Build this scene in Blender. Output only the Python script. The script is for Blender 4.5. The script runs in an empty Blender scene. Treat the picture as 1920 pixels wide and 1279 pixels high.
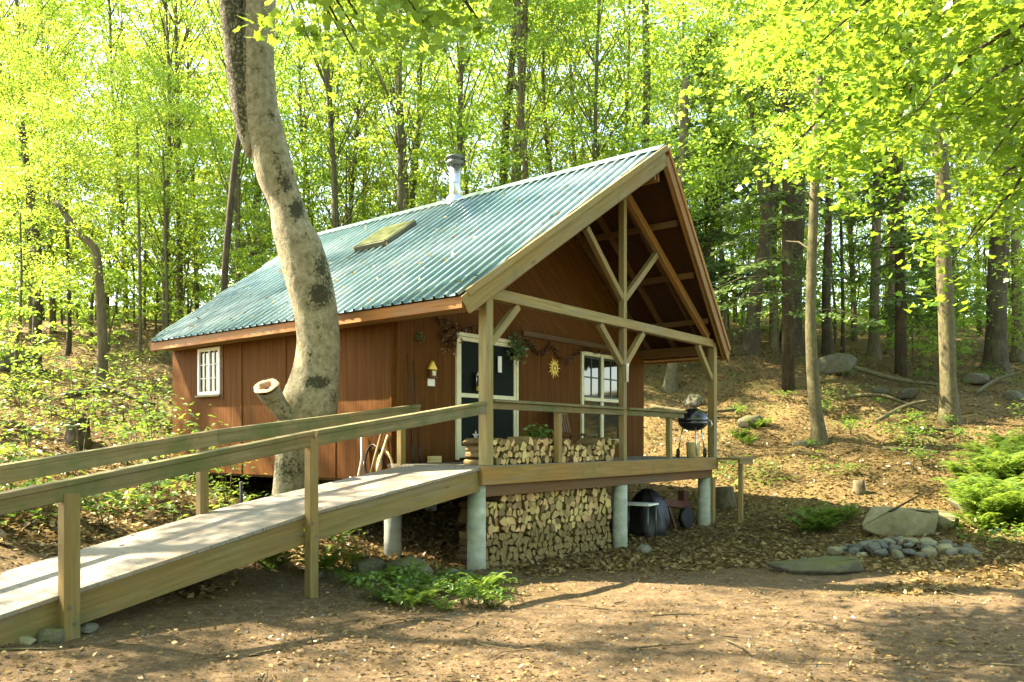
import bpy, bmesh, math, random
import numpy as np
from mathutils import Vector, Matrix
random.seed(7); RNG = np.random.default_rng(7)
scene = bpy.context.scene
COL = scene.collection
rad = math.radians

# ------------------------------------------------------------------ camera frame (world axes follow the cabin)
CAM = np.array([-7.724, -6.529, 0.327]); YAW = 0.901; FPX = 1492.2; HOR = 825.7
FW = np.array([math.sin(YAW), math.cos(YAW), 0.0]); RT = np.array([math.cos(YAW), -math.sin(YAW), 0.0])
def at(px, py, D):                       # a survey point: bearing of a photo pixel, D metres ahead
    return CAM + D * (FW + RT * (px - 960) / FPX + np.array([0, 0, (HOR - py) / FPX]))
def ld(lat, D, z=0.0):
    p = CAM + FW * D + RT * lat; p[2] = z; return p
def on_y(px, py, Y):
    d = FW + RT * (px - 960) / FPX + np.array([0, 0, (HOR - py) / FPX])
    return CAM + d * ((Y - CAM[1]) / d[1])
def to_ld(x, y):
    dx, dy = x - CAM[0], y - CAM[1]
    return dx * RT[0] + dy * RT[1], dx * FW[0] + dy * FW[1]

# ------------------------------------------------------------------ object helpers
def tag(o, label=None, cat=None, group=None, kind=None):
    if label: o['label'] = label
    if cat: o['category'] = cat
    if group: o['group'] = group
    if kind: o['kind'] = kind
    return o
def thing(name, label, cat, loc=(0, 0, 0), rz=0.0, group=None):
    o = bpy.data.objects.new(name, None); COL.objects.link(o)
    o.location = loc; o.rotation_euler = (0, 0, rz); o.empty_display_size = 0.2
    return tag(o, label, cat, group)
def link(name, me, parent=None):
    o = bpy.data.objects.new(name, me); COL.objects.link(o)
    if parent is not None: o.parent = parent
    return o
def copy_tree(o, parent=None):
    c = o.copy(); COL.objects.link(c)
    if parent is not None: c.parent = parent
    for ch in list(o.children): copy_tree(ch, c)
    return c
def V(p): return np.array(p, float)
def nrm(v):
    v = V(v); return v / (np.linalg.norm(v) + 1e-12)

class MB:
    """collects shapes into ONE mesh, with a grain UV (u along the piece, v across)"""
    def __init__(s): s.v = []; s.f = []; s.uv = []; s.m = []; s.sm = []
    def add(s, verts, faces, uvs=None, mi=0, smooth=False):
        b = len(s.v); s.v += [tuple(map(float, p)) for p in verts]
        for k, f in enumerate(faces):
            s.f.append([b + i for i in f]); s.m.append(mi); s.sm.append(smooth)
            s.uv.append(uvs[k] if uvs else [(0.0, 0.0)] * len(f))
    def beam(s, p0, p1, w, h, up=(0, 0, 1), mi=0, w1=None, h1=None):
        p0, p1 = V(p0), V(p1); a = nrm(p1 - p0); up = V(up)
        side = nrm(np.cross(a, up)); u2 = nrm(np.cross(side, a)); L = np.linalg.norm(p1 - p0)
        w1 = w if w1 is None else w1; h1 = h if h1 is None else h1
        vs = []
        for p, ww, hh in ((p0, w, h), (p1, w1, h1)):
            for sx, sz in ((-1, -1), (1, -1), (1, 1), (-1, 1)): vs.append(p + side * sx * ww / 2 + u2 * sz * hh / 2)
        fs = [(0, 1, 5, 4), (1, 2, 6, 5), (2, 3, 7, 6), (3, 0, 4, 7), (3, 2, 1, 0), (4, 5, 6, 7)]
        ou, ov = random.uniform(0, 50), random.uniform(0, 50); uv = []; acc = ov
        for ww in (w, h, w, h):
            uv.append([(ou, acc), (ou, acc + ww), (ou + L, acc + ww), (ou + L, acc)]); acc += ww + .3
        uv.append([(ou, ov), (ou + .02, ov), (ou + .02, ov + w), (ou, ov + h)]); uv.append(uv[-1])
        s.add(vs, fs, uv, mi)
    def box(s, x0, x1, y0, y1, z0, z1, axis='x', mi=0):
        cx, cy, cz = (x0 + x1) / 2, (y0 + y1) / 2, (z0 + z1) / 2
        if axis == 'x': s.beam((x0, cy, cz), (x1, cy, cz), abs(y1 - y0), abs(z1 - z0), (0, 0, 1), mi)
        elif axis == 'y': s.beam((cx, y0, cz), (cx, y1, cz), abs(x1 - x0), abs(z1 - z0), (0, 0, 1), mi)
        else: s.beam((cx, cy, z0), (cx, cy, z1), abs(x1 - x0), abs(y1 - y0), (0, 1, 0), mi)
    def tube(s, pts, radii, n=12, cap=True, mi=0, smooth=True, rough=0.0, seed=0):
        pts = [V(p) for p in pts]; m = len(pts)
        if not hasattr(radii, '__len__'): radii = [radii] * m
        rg = np.random.default_rng(seed + 11)
        t0 = nrm(pts[1] - pts[0]); ref = V((1, 0, 0)) if abs(t0[0]) < .8 else V((0, 1, 0))
        sd = nrm(np.cross(t0, ref)); b = len(s.v); L = 0; Ls = []; ph = rg.uniform(0, 6.28, 4)
        for i in range(m):
            t = nrm(pts[min(i + 1, m - 1)] - pts[max(i - 1, 0)])
            sd = nrm(sd - t * sd.dot(t)); bt = np.cross(t, sd)
            if i: L += np.linalg.norm(pts[i] - pts[i - 1])
            Ls.append(L)
            for k in range(n):
                a = 2 * math.pi * k / n; r = radii[i]
                if rough: r *= 1 + rough * (.5 * math.sin(2 * a + ph[0] + L * 1.3) + .4 * math.sin(3 * a + ph[1] - L * 2.1) + .5 * rg.normal() * .5)
                s.v.append(tuple(pts[i] + (sd * math.cos(a) + bt * math.sin(a)) * r))
        off = rg.uniform(0, 30)
        for i in range(m - 1):
            for k in range(n):
                k2 = (k + 1) % n
                s.f.append([b + i * n + k, b + i * n + k2, b + (i + 1) * n + k2, b + (i + 1) * n + k]); s.m.append(mi); s.sm.append(smooth)
                c0, c1 = 2 * math.pi * radii[0] * k / n + off, 2 * math.pi * radii[0] * (k + 1) / n + off
                s.uv.append([(Ls[i] + off, c0), (Ls[i] + off, c1), (Ls[i + 1] + off, c1), (Ls[i + 1] + off, c0)])
        if cap:
            for ring, fl in ((0, True), (m - 1, False)):
                f = [b + ring * n + k for k in range(n)]
                s.f.append(f[::-1] if fl else f); s.m.append(mi); s.sm.append(False); s.uv.append([(0, 0)] * n)
    def lathe(s, prof, c=(0, 0, 0), n=24, mi=0, smooth=True):
        c = V(c); b = len(s.v); m = len(prof)
        for r, z in prof:
            for k in range(n):
                a = 2 * math.pi * k / n; s.v.append(tuple(c + V((r * math.cos(a), r * math.sin(a), z))))
        for i in range(m - 1):
            for k in range(n):
                k2 = (k + 1) % n
                s.f.append([b + i * n + k, b + i * n + k2, b + (i + 1) * n + k2, b + (i + 1) * n + k]); s.m.append(mi); s.sm.append(smooth)
                s.uv.append([(prof[i][1], k * .1), (prof[i][1], k * .1 + .1), (prof[i + 1][1], k * .1 + .1), (prof[i + 1][1], k * .1)])
    def plate(s, poly, thick, mi=0):      # planar polygon of 3-D points, thickened along its normal
        P = [V(p) for p in poly]; n = nrm(np.cross(P[1] - P[0], P[2] - P[0])); k = len(P)
        a = nrm(P[1] - P[0]); bdir = np.cross(n, a); ou, ov = random.uniform(0, 50), random.uniform(0, 50)
        uvp = [((p - P[0]).dot(a) + ou, (p - P[0]).dot(bdir) + ov) for p in P]
        vs = P + [p + n * thick for p in P]
        fs = [list(range(k))[::-1], [k + i for i in range(k)]]; uv = [uvp[::-1], uvp]
        for i in range(k):
            j = (i + 1) % k; fs.append([i, j, k + j, k + i]); uv.append([uvp[i], uvp[j], uvp[j], uvp[i]])
        s.add(vs, fs, uv, mi)
    def mesh(s, name, mats):
        me = bpy.data.meshes.new(name); me.from_pydata(s.v, [], s.f)
        uvl = me.uv_layers.new(name='UVMap'); flat = [c for f in s.uv for p in f for c in p]
        uvl.data.foreach_set('uv', flat)
        me.polygons.foreach_set('material_index', s.m); me.polygons.foreach_set('use_smooth', s.sm)
        for m in (mats if isinstance(mats, (list, tuple)) else [mats]): me.materials.append(m)
        me.update(); return me
    def build(s, name, mats, parent=None, bevel=0.0, seg=1):
        o = link(name, s.mesh(name, mats), parent)
        if bevel:
            b = o.modifiers.new('bevel', 'BEVEL'); b.width = bevel; b.segments = seg; b.limit_method = 'ANGLE'; b.angle_limit = rad(50)
        return o

def spline(ctrl, n):                       # Catmull-Rom through control rows (any dimension)
    C_ = [V(c) for c in ctrl]; C_ = [2 * C_[0] - C_[1]] + C_ + [2 * C_[-1] - C_[-2]]; out = []
    segs = len(C_) - 3
    for i in range(n):
        t = i / (n - 1) * segs; k = min(int(t), segs - 1); u = t - k
        a, b, c, d = C_[k:k + 4]
        out.append(.5 * ((2 * b) + (c - a) * u + (2 * a - 5 * b + 4 * c - d) * u * u + (3 * b - a - 3 * c + d) * u ** 3))
    return out

# ------------------------------------------------------------------ materials
class NT:
    def __init__(s, name):
        s.mat = bpy.data.materials.new(name); s.mat.use_nodes = True; s.t = s.mat.node_tree; s.t.nodes.clear()
        s.out = s.n('ShaderNodeOutputMaterial')
    def n(s, typ, **kw):
        nd = s.t.nodes.new(typ)
        for k, v in kw.items():
            if k.startswith('i_'):
                key = k[2:]; key = int(key) if key.isdigit() else key.replace('_', ' ')
                nd.inputs[key].default_value = v
            else: setattr(nd, k, v)
        return nd
    def l(s, a, b): s.t.links.new(a, b)
    def noise(s, vec, scale, detail=5, rough=.6, dist=0):
        n = s.n('ShaderNodeTexNoise', i_Scale=scale, i_Detail=detail, i_Roughness=rough, i_Distortion=dist)
        if vec is not None: s.l(vec, n.inputs['Vector'])
        return n.outputs['Fac']
    def ramp(s, fac, stops):
        r = s.n('ShaderNodeValToRGB'); e = r.color_ramp.elements
        while len(e) < len(stops): e.new(.5)
        for el, (p, c) in zip(e, stops): el.position = p; el.color = (*c, 1) if len(c) == 3 else c
        s.l(fac, r.inputs[0]); return r.outputs[0]
    def mix(s, fac, a, b, mode='MIX'):
        m = s.n('ShaderNodeMix', data_type='RGBA', blend_type=mode)
        for sock, v in ((m.inputs[0], fac), (m.inputs[6], a), (m.inputs[7], b)):
            if hasattr(v, 'is_output'): s.l(v, sock)
            elif isinstance(v, (int, float)): sock.default_value = v
            else: sock.default_value = (*v, 1)
        return m.outputs[2]
    def math(s, op, a, b=0.0, clamp=False):
        m = s.n('ShaderNodeMath', operation=op, use_clamp=clamp)
        for sock, v in ((m.inputs[0], a), (m.inputs[1], b)):
            if hasattr(v, 'is_output'): s.l(v, sock)
            else: sock.default_value = v
        return m.outputs[0]
    def vec(s, coord='UV', scale=(1, 1, 1)):
        tc = s.n('ShaderNodeTexCoord'); mp = s.n('ShaderNodeMapping'); mp.inputs['Scale'].default_value = scale
        s.l(tc.outputs[coord], mp.inputs[0]); return mp.outputs[0]
    def objrand(s): return s.n('ShaderNodeObjectInfo').outputs['Random']
    def attr(s, name): return s.n('ShaderNodeAttribute', attribute_name=name).outputs['Fac']
    def hsv(s, col, h=.5, sat=1., v=1.):
        n = s.n('ShaderNodeHueSaturation')
        for k, x in ((0, h), (1, sat), (2, v)):
            if hasattr(x, 'is_output'): s.l(x, n.inputs[k])
            else: n.inputs[k].default_value = x
        s.l(col, n.inputs[4]); return n.outputs[0]
    def bsdf(s, col, rough=.7, spec=.3, metal=0., bump=None, bstr=.3, bdist=.01):
        b = s.n('ShaderNodeBsdfPrincipled')
        for k, x in (('Base Color', col), ('Roughness', rough), ('Specular IOR Level', spec), ('Metallic', metal)):
            if hasattr(x, 'is_output'): s.l(x, b.inputs[k])
            elif k == 'Base Color': b.inputs[k].default_value = (*x, 1)
            else: b.inputs[k].default_value = x
        if bump is not None:
            bp = s.n('ShaderNodeBump', i_Strength=bstr, i_Distance=bdist); s.l(bump, bp.inputs['Height']); s.l(bp.outputs[0], b.inputs['Normal'])
        s.l(b.outputs[0], s.out.inputs[0]); s.b = b; return s.mat

def wood(name, c_dark, c_mid, c_light, moss=0.0, rough=.75, grain=28, mosscol=(.075, .10, .03), warm=.55):
    n = NT(name); g = n.noise(n.vec('UV', (1.4, grain, 1)), 1.0, 6, .65, .6); big = n.noise(n.vec('UV', (1.1, 3, 1)), 1.3, 3)
    col = n.ramp(g, [(.25, c_dark), (.5, c_mid), (.78, c_light)])
    col = n.mix(n.math('MULTIPLY', big, .5), col, c_dark)
    dr = n.noise(n.vec('Object'), .9, 3, .55)
    col = n.mix(n.math('MULTIPLY', n.ramp(dr, [(.42, (0, 0, 0)), (.68, (1, 1, 1))]), warm), col, tuple(x * y for x, y in zip(c_mid, (1.15, .80, .55))))
    col = n.mix(n.math('MULTIPLY', n.ramp(n.noise(n.vec('UV', (.6, 6, 1)), 1.1, 4, .6), [(.5, (0, 0, 0)), (.7, (1, 1, 1))]), warm), col, tuple(sum(c_mid) / 3 * k for k in (1.12, 1.05, .88)))
    kn = n.n('ShaderNodeTexVoronoi', i_Scale=1.0); n.l(n.vec('UV', (1.6, 7, 1)), kn.inputs['Vector'])
    kf = n.ramp(kn.outputs['Distance'], [(.04, (1, 1, 1)), (.11, (0, 0, 0))])
    col = n.mix(n.math('MULTIPLY', kf, .65), col, tuple(x * .4 for x in c_dark))
    ck = n.ramp(n.noise(n.vec('UV', (.9, 75, 1)), 1.0, 3, .5), [(.66, (0, 0, 0)), (.72, (1, 1, 1))]); col = n.mix(n.math('MULTIPLY', ck, .6), col, tuple(x * .3 for x in c_dark))
    if moss:
        mf = n.ramp(n.noise(n.vec('Object'), 2.3, 6, .7), [(.62 - moss * .3, (0, 0, 0)), (.8 - moss * .3, (1, 1, 1))])
        col = n.mix(n.math('MULTIPLY', mf, .75), col, mosscol)
    col = n.hsv(col, .5, 1, n.math('ADD', n.math('MULTIPLY', n.objrand(), .25), .87))
    return n.bsdf(col, rough, .25, bump=g, bstr=.35, bdist=.006)

M = {}
M['timber'] = wood('weathered_timber', (.125, .097, .037), (.235, .19, .078), (.33, .275, .13), .05)
M['timber_warm'] = wood('warm_timber', (.15, .08, .025), (.27, .15, .05), (.38, .24, .095), 0)
M['rail'] = wood('mossy_rail_wood', (.09, .075, .035), (.185, .155, .078), (.295, .25, .14), .62, .85)
M['deck'] = wood('grey_deck_boards', (.105, .10, .08), (.18, .172, .145), (.26, .25, .215), .1, .8, 34, (.22, .23, .15))
M['rim'] = wood('deck_rim_wood', (.14, .085, .022), (.245, .16, .046), (.34, .24, .085), .08)
M['stringer'] = wood('ramp_stringer_wood', (.095, .073, .025), (.18, .142, .053), (.265, .215, .095), .25)
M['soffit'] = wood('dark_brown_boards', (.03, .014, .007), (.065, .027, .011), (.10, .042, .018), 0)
M['dark_timber'] = wood('dark_timber', (.08, .045, .018), (.15, .085, .035), (.22, .13, .055), 0)
M['fascia'] = wood('orange_fascia', (.17, .072, .022), (.30, .14, .045), (.40, .21, .08), 0)

def siding():
    n = NT('red_brown_plywood_siding'); uv = n.vec('UV', (1, 1, 1))
    g = n.noise(n.vec('UV', (.9, 30, 1)), 1.0, 6, .65, .4); big = n.noise(n.vec('UV', (.5, 2.2, 1)), 1.2, 4, .6)
    sep = n.n('ShaderNodeSeparateXYZ'); n.l(uv, sep.inputs[0])
    fr = n.math('FRACT', n.math('DIVIDE', sep.outputs[1], .203)); gr = n.math('LESS_THAN', fr, .045)
    col = n.ramp(g, [(.25, (.052, .021, .0045)), (.5, (.105, .043, .009)), (.8, (.16, .071, .016))])
    col = n.mix(n.math('MULTIPLY', big, .45), col, (.075, .021, .006))
    st = n.ramp(n.noise(n.vec('UV', (.35, 9, 1)), 1.6, 4, .6), [(.55, (0, 0, 0)), (.75, (1, 1, 1))])
    col = n.mix(n.math('MULTIPLY', st, .35), col, (.20, .095, .034))
    col = n.mix(n.math('MULTIPLY', gr, .7), col, (.045, .014, .005))
    hgt = n.math('SUBTRACT', n.math('MULTIPLY', g, .3), gr)
    return n.bsdf(col, .78, .08, bump=hgt, bstr=.5, bdist=.008)
M['siding'] = siding()

def roofmat():
    n = NT('green_metal_roofing'); v = n.vec('Object')
    a = n.noise(v, .55, 4, .6); f = n.noise(n.vec('Object', (1, 1, 6)), 14, 5, .7)
    col = n.ramp(a, [(.3, (.095, .18, .20)), (.5, (.185, .275, .29)), (.75, (.40, .45, .455))])
    df = n.ramp(f, [(.55, (0, 0, 0)), (.75, (1, 1, 1))]); col = n.mix(n.math('MULTIPLY', df, .25), col, (.32, .33, .27))
    r = n.math('ADD', n.math('MULTIPLY', f, .16), .12)
    return n.bsdf(col, r, .8, .3)
M['roof'] = roofmat()

def plain(name, c, rough=.5, metal=0., spec=.4, var=.25, scale=9):
    n = NT(name); f = n.noise(n.vec('Object'), scale, 5, .65)
    col = n.ramp(f, [(.3, tuple(x * (1 - var) for x in c)), (.7, tuple(min(1, x * (1 + var)) for x in c))])
    return n.bsdf(col, rough, spec, metal, bump=f, bstr=.08)
M['cream'] = plain('cream_paint', (.62, .58, .38), .55, var=.10)
M['white'] = plain('white_paint', (.72, .72, .66), .5, var=.08)
M['greenframe'] = plain('dark_green_frame', (.03, .055, .035), .5)
M['black'] = plain('black_enamel', (.012, .012, .015), .18, spec=.6)
M['blackmat'] = plain('black_plastic_sheet', (.015, .015, .016), .5)
M['steel'] = plain('galvanised_steel', (.55, .56, .55), .28, .9, var=.12)
M['darksteel'] = plain('dark_steel_cap', (.12, .13, .12), .4, .8)
M['yellow'] = plain('sun_yellow', (.75, .52, .07), .5)
M['bucket'] = plain('cream_bucket', (.62, .50, .24), .55)
M['rope'] = plain('pale_hose', (.5, .4, .22), .6)
M['redrust'] = plain('rusty_red_metal', (.10, .035, .022), .6)
M['garland'] = plain('dark_vine', (.10, .045, .022), .9)
M['leafy'] = plain('dark_wreath_leaf', (.04, .06, .025), .8)
M['paper'] = plain('white_card', (.75, .74, .68), .8, var=.05)

def glass():
    n = NT('window_glass'); n.bsdf((.012, .016, .013), .04, .7); return n.mat
M['glass'] = glass()
def screen():
    n = NT('door_screen'); return n.bsdf((.006, .011, .007), .65, .08)
M['screen'] = screen()
def skyglass():
    n = NT('skylight_glass'); f = n.noise(n.vec('Object'), 3, 5); col = n.ramp(f, [(.3, (.035, .045, .012)), (.7, (.075, .088, .022))]); return n.bsdf(col, .45, .1)
M['skyglass'] = skyglass()

M['skyframe'] = plain('olive_skylight_frame', (.055, .06, .028), .5)
def concrete():
    n = NT('mossy_concrete'); v = n.vec('Object'); f = n.noise(v, 7, 6, .65); b = n.noise(v, 2.2, 3)
    col = n.ramp(f, [(.3, (.24, .27, .225)), (.7, (.40, .42, .36))])
    col = n.mix(n.ramp(b, [(.5, (0, 0, 0)), (.75, (.6, .6, .6))]), col, (.13, .19, .085))
    w = n.n('ShaderNodeTexWave', wave_type='BANDS', bands_direction='Z', i_Scale=2.2, i_Distortion=1.2); n.l(v, w.inputs[0])
    col = n.mix(n.math('MULTIPLY', w.outputs['Fac'], .16), col, (.15, .17, .13))
    return n.bsdf(col, .85, .2, bump=f, bstr=.3)
M['concrete'] = concrete()

def rock(name, a, b, moss=(.13, .16, .04), mf=.5):
    n = NT(name); v = n.vec('Object'); f = n.noise(v, 6, 8, .7); k = n.noise(v, 1.7, 4)
    col = n.ramp(f, [(.3, a), (.7, b)]); geo = n.n('ShaderNodeNewGeometry'); sp = n.n('ShaderNodeSeparateXYZ'); n.l(geo.outputs['Normal'], sp.inputs[0])
    up = n.math('MULTIPLY', n.math('MAXIMUM', sp.outputs[2], 0), k)
    col = n.mix(n.math('MULTIPLY', n.ramp(up, [(.3, (0, 0, 0)), (.55, (1, 1, 1))]), mf), col, moss)
    col = n.hsv(col, .5, 1, n.math('ADD', n.math('MULTIPLY', n.objrand(), .7), .65))
    return n.bsdf(col, .85, .25, bump=f, bstr=.6, bdist=.03)
M['rock'] = rock('grey_rock', (.09, .085, .066), (.20, .19, .155), mf=.25)
M['slate'] = rock('dark_slate', (.05, .052, .045), (.15, .15, .13), mf=.2)
M['boulder'] = rock('lichen_boulder', (.15, .135, .078), (.29, .27, .175), (.15, .16, .05), .4)
M['mossrock'] = rock('mossy_rock', (.05, .048, .03), (.115, .108, .07), (.075, .085, .016), .7)

def bark(name, c1, c2, c3, sc=5, stretch=.18, patches=False, bst=.6):
    n = NT(name); v = n.vec('Object', (1, 1, stretch)); f = n.noise(v, sc * 3.2, 7, .7, .4); b = n.noise(n.vec('Object'), 2.1, 5, .6)
    col = n.ramp(f, [(.28, c1), (.5, c2), (.75, c3)])
    col = n.mix(n.ramp(b, [(.48, (0, 0, 0)), (.75, (.55, .55, .55))]), col, (.12, .13, .05))
    if patches:
        fine = n.noise(n.vec('Object'), 24, 6, .75)
        lent = n.noise(n.vec('Object', (1, 1, 2.4)), 9, 5, .7)
        sp = n.ramp(lent, [(.60, (0, 0, 0)), (.70, (1, 1, 1))]); col = n.mix(n.math('MULTIPLY', sp, .6), col, (.10, .085, .055))
        spk = n.n('ShaderNodeTexVoronoi', i_Scale=22.0); n.l(n.vec('Object', (1, 1, 1.5)), spk.inputs['Vector'])
        col = n.mix(n.math('MULTIPLY', n.math('MULTIPLY', n.ramp(spk.outputs['Distance'], [(.12, (1, 1, 1)), (.3, (0, 0, 0))]), n.ramp(b, [(.4, (0, 0, 0)), (.6, (1, 1, 1))])), .8), col, (.06, .05, .03))
        pale = n.ramp(n.noise(n.vec('Object'), 4.3, 4, .6), [(.5, (0, 0, 0)), (.7, (1, 1, 1))]); col = n.mix(n.math('MULTIPLY', pale, .35), col, (.38, .345, .24))
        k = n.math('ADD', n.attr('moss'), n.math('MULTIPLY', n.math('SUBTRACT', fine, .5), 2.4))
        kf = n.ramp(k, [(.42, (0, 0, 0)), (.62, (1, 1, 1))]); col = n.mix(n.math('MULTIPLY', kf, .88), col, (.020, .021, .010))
    return n.bsdf(col, .88, .18, bump=f, bstr=bst, bdist=.03)
M['beech'] = bark('beech_bark', (.075, .062, .035), (.20, .172, .108), (.33, .295, .205), 4.4, .8, True, .8)
M['bark'] = bark('brown_bark', (.05, .04, .022), (.10, .08, .045), (.16, .13, .075))
M['bark_dark'] = bark('dark_bark', (.022, .018, .011), (.048, .037, .022), (.085, .066, .04))
M['bark_pale'] = bark('pale_bark', (.04, .034, .018), (.085, .073, .038), (.145, .128, .072), 5, .5)
M['logend'] = None

def logmats():
    n = NT('cut_log_end'); v = n.vec('Object'); f = n.noise(v, 30, 4, .6); k = n.noise(n.vec('Object'), 3, 2)
    col = n.ramp(f, [(.3, (.34, .23, .085)), (.7, (.55, .42, .20))])
    col = n.hsv(col, n.math('ADD', n.math('MULTIPLY', n.math('FRACT', n.math('MULTIPLY', n.objrand(), 7.3)), .04), .478), 1, n.math('ADD', n.math('MULTIPLY', n.math('POWER', n.objrand(), .8), .95), .28))
    a = n.bsdf(col, .85, .15)
    n = NT('log_bark'); f = n.noise(n.vec('Object', (1, .3, 1)), 26, 6, .7)
    col = n.ramp(f, [(.3, (.07, .045, .02)), (.55, (.16, .11, .05)), (.8, (.30, .22, .11))])
    col = n.hsv(col, .5, 1, n.math('ADD', n.math('MULTIPLY', n.objrand(), .8), .6))
    return a, n.bsdf(col, .9, .15, bump=f, bstr=.5)
M['logend'], M['logbark'] = logmats()

def leafmat(name, dark, mid, light, trans, tmix=.5, gloss=.05):
    n = NT(name); var = n.attr('var'); rnd = n.objrand()
    k = n.math('ADD', n.math('MULTIPLY', var, .75), n.math('MULTIPLY', n.math('SUBTRACT', rnd, .5), .55), True)
    col = n.ramp(k, [(.05, dark), (.45, mid), (.9, light)])
    tcol = n.hsv(n.mix(k, tuple(t * .8 for t in trans), trans), n.math('ADD', .5, n.math('MULTIPLY', n.math('SUBTRACT', rnd, .55), .035)), 1, 1)
    d = n.n('ShaderNodeBsdfDiffuse'); n.l(col, d.inputs[0]); t = n.n('ShaderNodeBsdfTranslucent'); n.l(tcol, t.inputs[0])
    mx = n.n('ShaderNodeMixShader', i_0=tmix); n.l(d.outputs[0], mx.inputs[1]); n.l(t.outputs[0], mx.inputs[2])
    g = n.n('ShaderNodeBsdfGlossy', i_Roughness=.38); g.inputs[0].default_value = (.9, .95, .85, 1)
    m2 = n.n('ShaderNodeMixShader', i_0=gloss); n.l(mx.outputs[0], m2.inputs[1]); n.l(g.outputs[0], m2.inputs[2])
    n.l(m2.outputs[0], n.out.inputs[0]); return n.mat
M['leaf'] = leafmat('woodland_leaf', (.07, .15, .018), (.12, .225, .026), (.17, .255, .034), (.46, .65, .075))
M['leaf_near'] = leafmat('maple_leaf', (.04, .125, .014), (.085, .19, .02), (.16, .23, .028), (.37, .52, .05))
M['leaf_fern'] = leafmat('fern_leaf', (.04, .095, .012), (.085, .16, .02), (.16, .21, .035), (.26, .39, .05), .4)
M['leaf_hemlock'] = leafmat('hemlock_needles', (.05, .095, .035), (.085, .14, .05), (.13, .185, .07), (.22, .34, .09), .3)
M['leaf_dead'] = leafmat('fallen_leaf', (.075, .045, .018), (.20, .135, .052), (.36, .28, .13), (.30, .22, .08), .15, .03)
M['leaf_low'] = leafmat('undergrowth_leaf', (.04, .105, .014), (.075, .155, .02), (.13, .19, .03), (.26, .40, .05), .4)

# ------------------------------------------------------------------ terrain
CTRL = [(-12, -8, -1.3), (0, -8, -1.3), (12, -8, -1.3), (0, 0, -1.3), (-4, 2, -1.25), (4, 2, -1.33), (0, 5, -1.34), (3, 6, -1.34), (-3.9, 6.2, -1.17), (-2.25, 8, -1.2),
        (0, 10.1, -1.345), (1.76, 12.9, -1.40), (3.97, 15.6, -1.34), (-1.7, 11, -1.32), (5.7, 11.5, -1.34), (3, 9, -1.35), (6.6, 13.4, -1.30), (9, 13, -1.15), (7, 8, -1.3),
        (5.8, 16.3, -.85), (7.7, 20, .38), (12.1, 22, 1.0), (14.1, 31, 3.45), (8.05, 27, 3.2), (5, 25, 1.85), (17.7, 29, 2.95), (-11.9, 23, 2.05), (-15, 25, 2.6),
        (-4.6, 7.2, -.74), (-7.1, 11, .15), (-5.6, 14.4, -.5), (-4.4, 12.4, -.8), (-3, 10.6, -1.02), (-1.9, 20.3, .2), (-2, 27, 2.5), (-8, 30, 3.9), (8, 40, 6.2), (-10, 45, 7.2),
        (0, 62, 10.3), (40, 62, 9.5), (-40, 62, 10.), (-30, 22, 3.2), (30, 22, 2.0), (22, 10, -.3), (-20, 8, .6), (-20, -2, -.6), (20, -4, -1.1), (0, 95, 16), (50, 95, 15), (-50, 95, 16),
        (0, 15, -1.25), (1, 17, -1.0), (10, 17, -.35), (60, 0, 0), (-60, 0, 1), (0, -30, -1.2), (40, -30, -1), (-40, -30, -1)]
_c = np.array(CTRL, float)
def _U(r2): return np.where(r2 > 1e-9, r2 * np.log(np.maximum(r2, 1e-9)) * .5, 0.0)
def _tps():
    n = len(_c); K = _U(((_c[:, None, :2] - _c[None, :, :2]) ** 2).sum(-1)) + np.eye(n) * 2.0
    P = np.c_[np.ones(n), _c[:, :2]]; A = np.zeros((n + 3, n + 3)); A[:n, :n] = K; A[:n, n:] = P; A[n:, :n] = P.T
    return np.linalg.solve(A, np.r_[_c[:, 2], 0, 0, 0])
_w = _tps()
def _vn(x, y, seed):                       # smooth value noise
    xi, yi = np.floor(x).astype(int), np.floor(y).astype(int); fx, fy = x - xi, y - yi
    fx, fy = fx * fx * (3 - 2 * fx), fy * fy * (3 - 2 * fy)
    def h(a, b): return np.modf(np.abs(np.sin(a * 127.1 + b * 311.7 + seed * 74.7) * 43758.5453))[0]
    return (h(xi, yi) * (1 - fx) + h(xi + 1, yi) * fx) * (1 - fy) + (h(xi, yi + 1) * (1 - fx) + h(xi + 1, yi + 1) * fx) * fy
def ground_ld(lat, D):
    lat, D = np.atleast_1d(np.asarray(lat, float)), np.atleast_1d(np.asarray(D, float))
    z = _w[-3] + _w[-2] * lat + _w[-1] * D
    for k in range(len(_c)): z = z + _w[k] * _U((lat - _c[k, 0]) ** 2 + (D - _c[k, 1]) ** 2)
    hill = np.clip((z + 1.2) / 1.0, 0, 1)
    b = (_vn(lat * .9, D * .9, 1) - .5) * .36 + (_vn(lat * 2.3, D * 2.3, 2) - .5) * .17
    f = (_vn(lat * 1.1, D * 1.1, 3) - .5) * .05 + (_vn(lat * 4, D * 4, 4) - .5) * .03
    return z + b * hill + f
def gz(x, y):
    a, b = to_ld(x, y); return float(ground_ld(a, b)[0])
def gld(lat, D): return float(ground_ld(lat, D)[0])
def dirt_mask(lat, D):
    n = (_vn(lat * .7, D * .7, 9) - .5) * 2.2 + (_vn(lat * 2.1, D * 2.1, 10) - .5) * .9
    edge = 10.4 - .10 * np.maximum(lat - 4, 0) ** 1.2 + np.clip(-lat, 0, 9) * -.55
    m = np.clip((edge + n - D) / 1.6, 0, 1)
    return m
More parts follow.
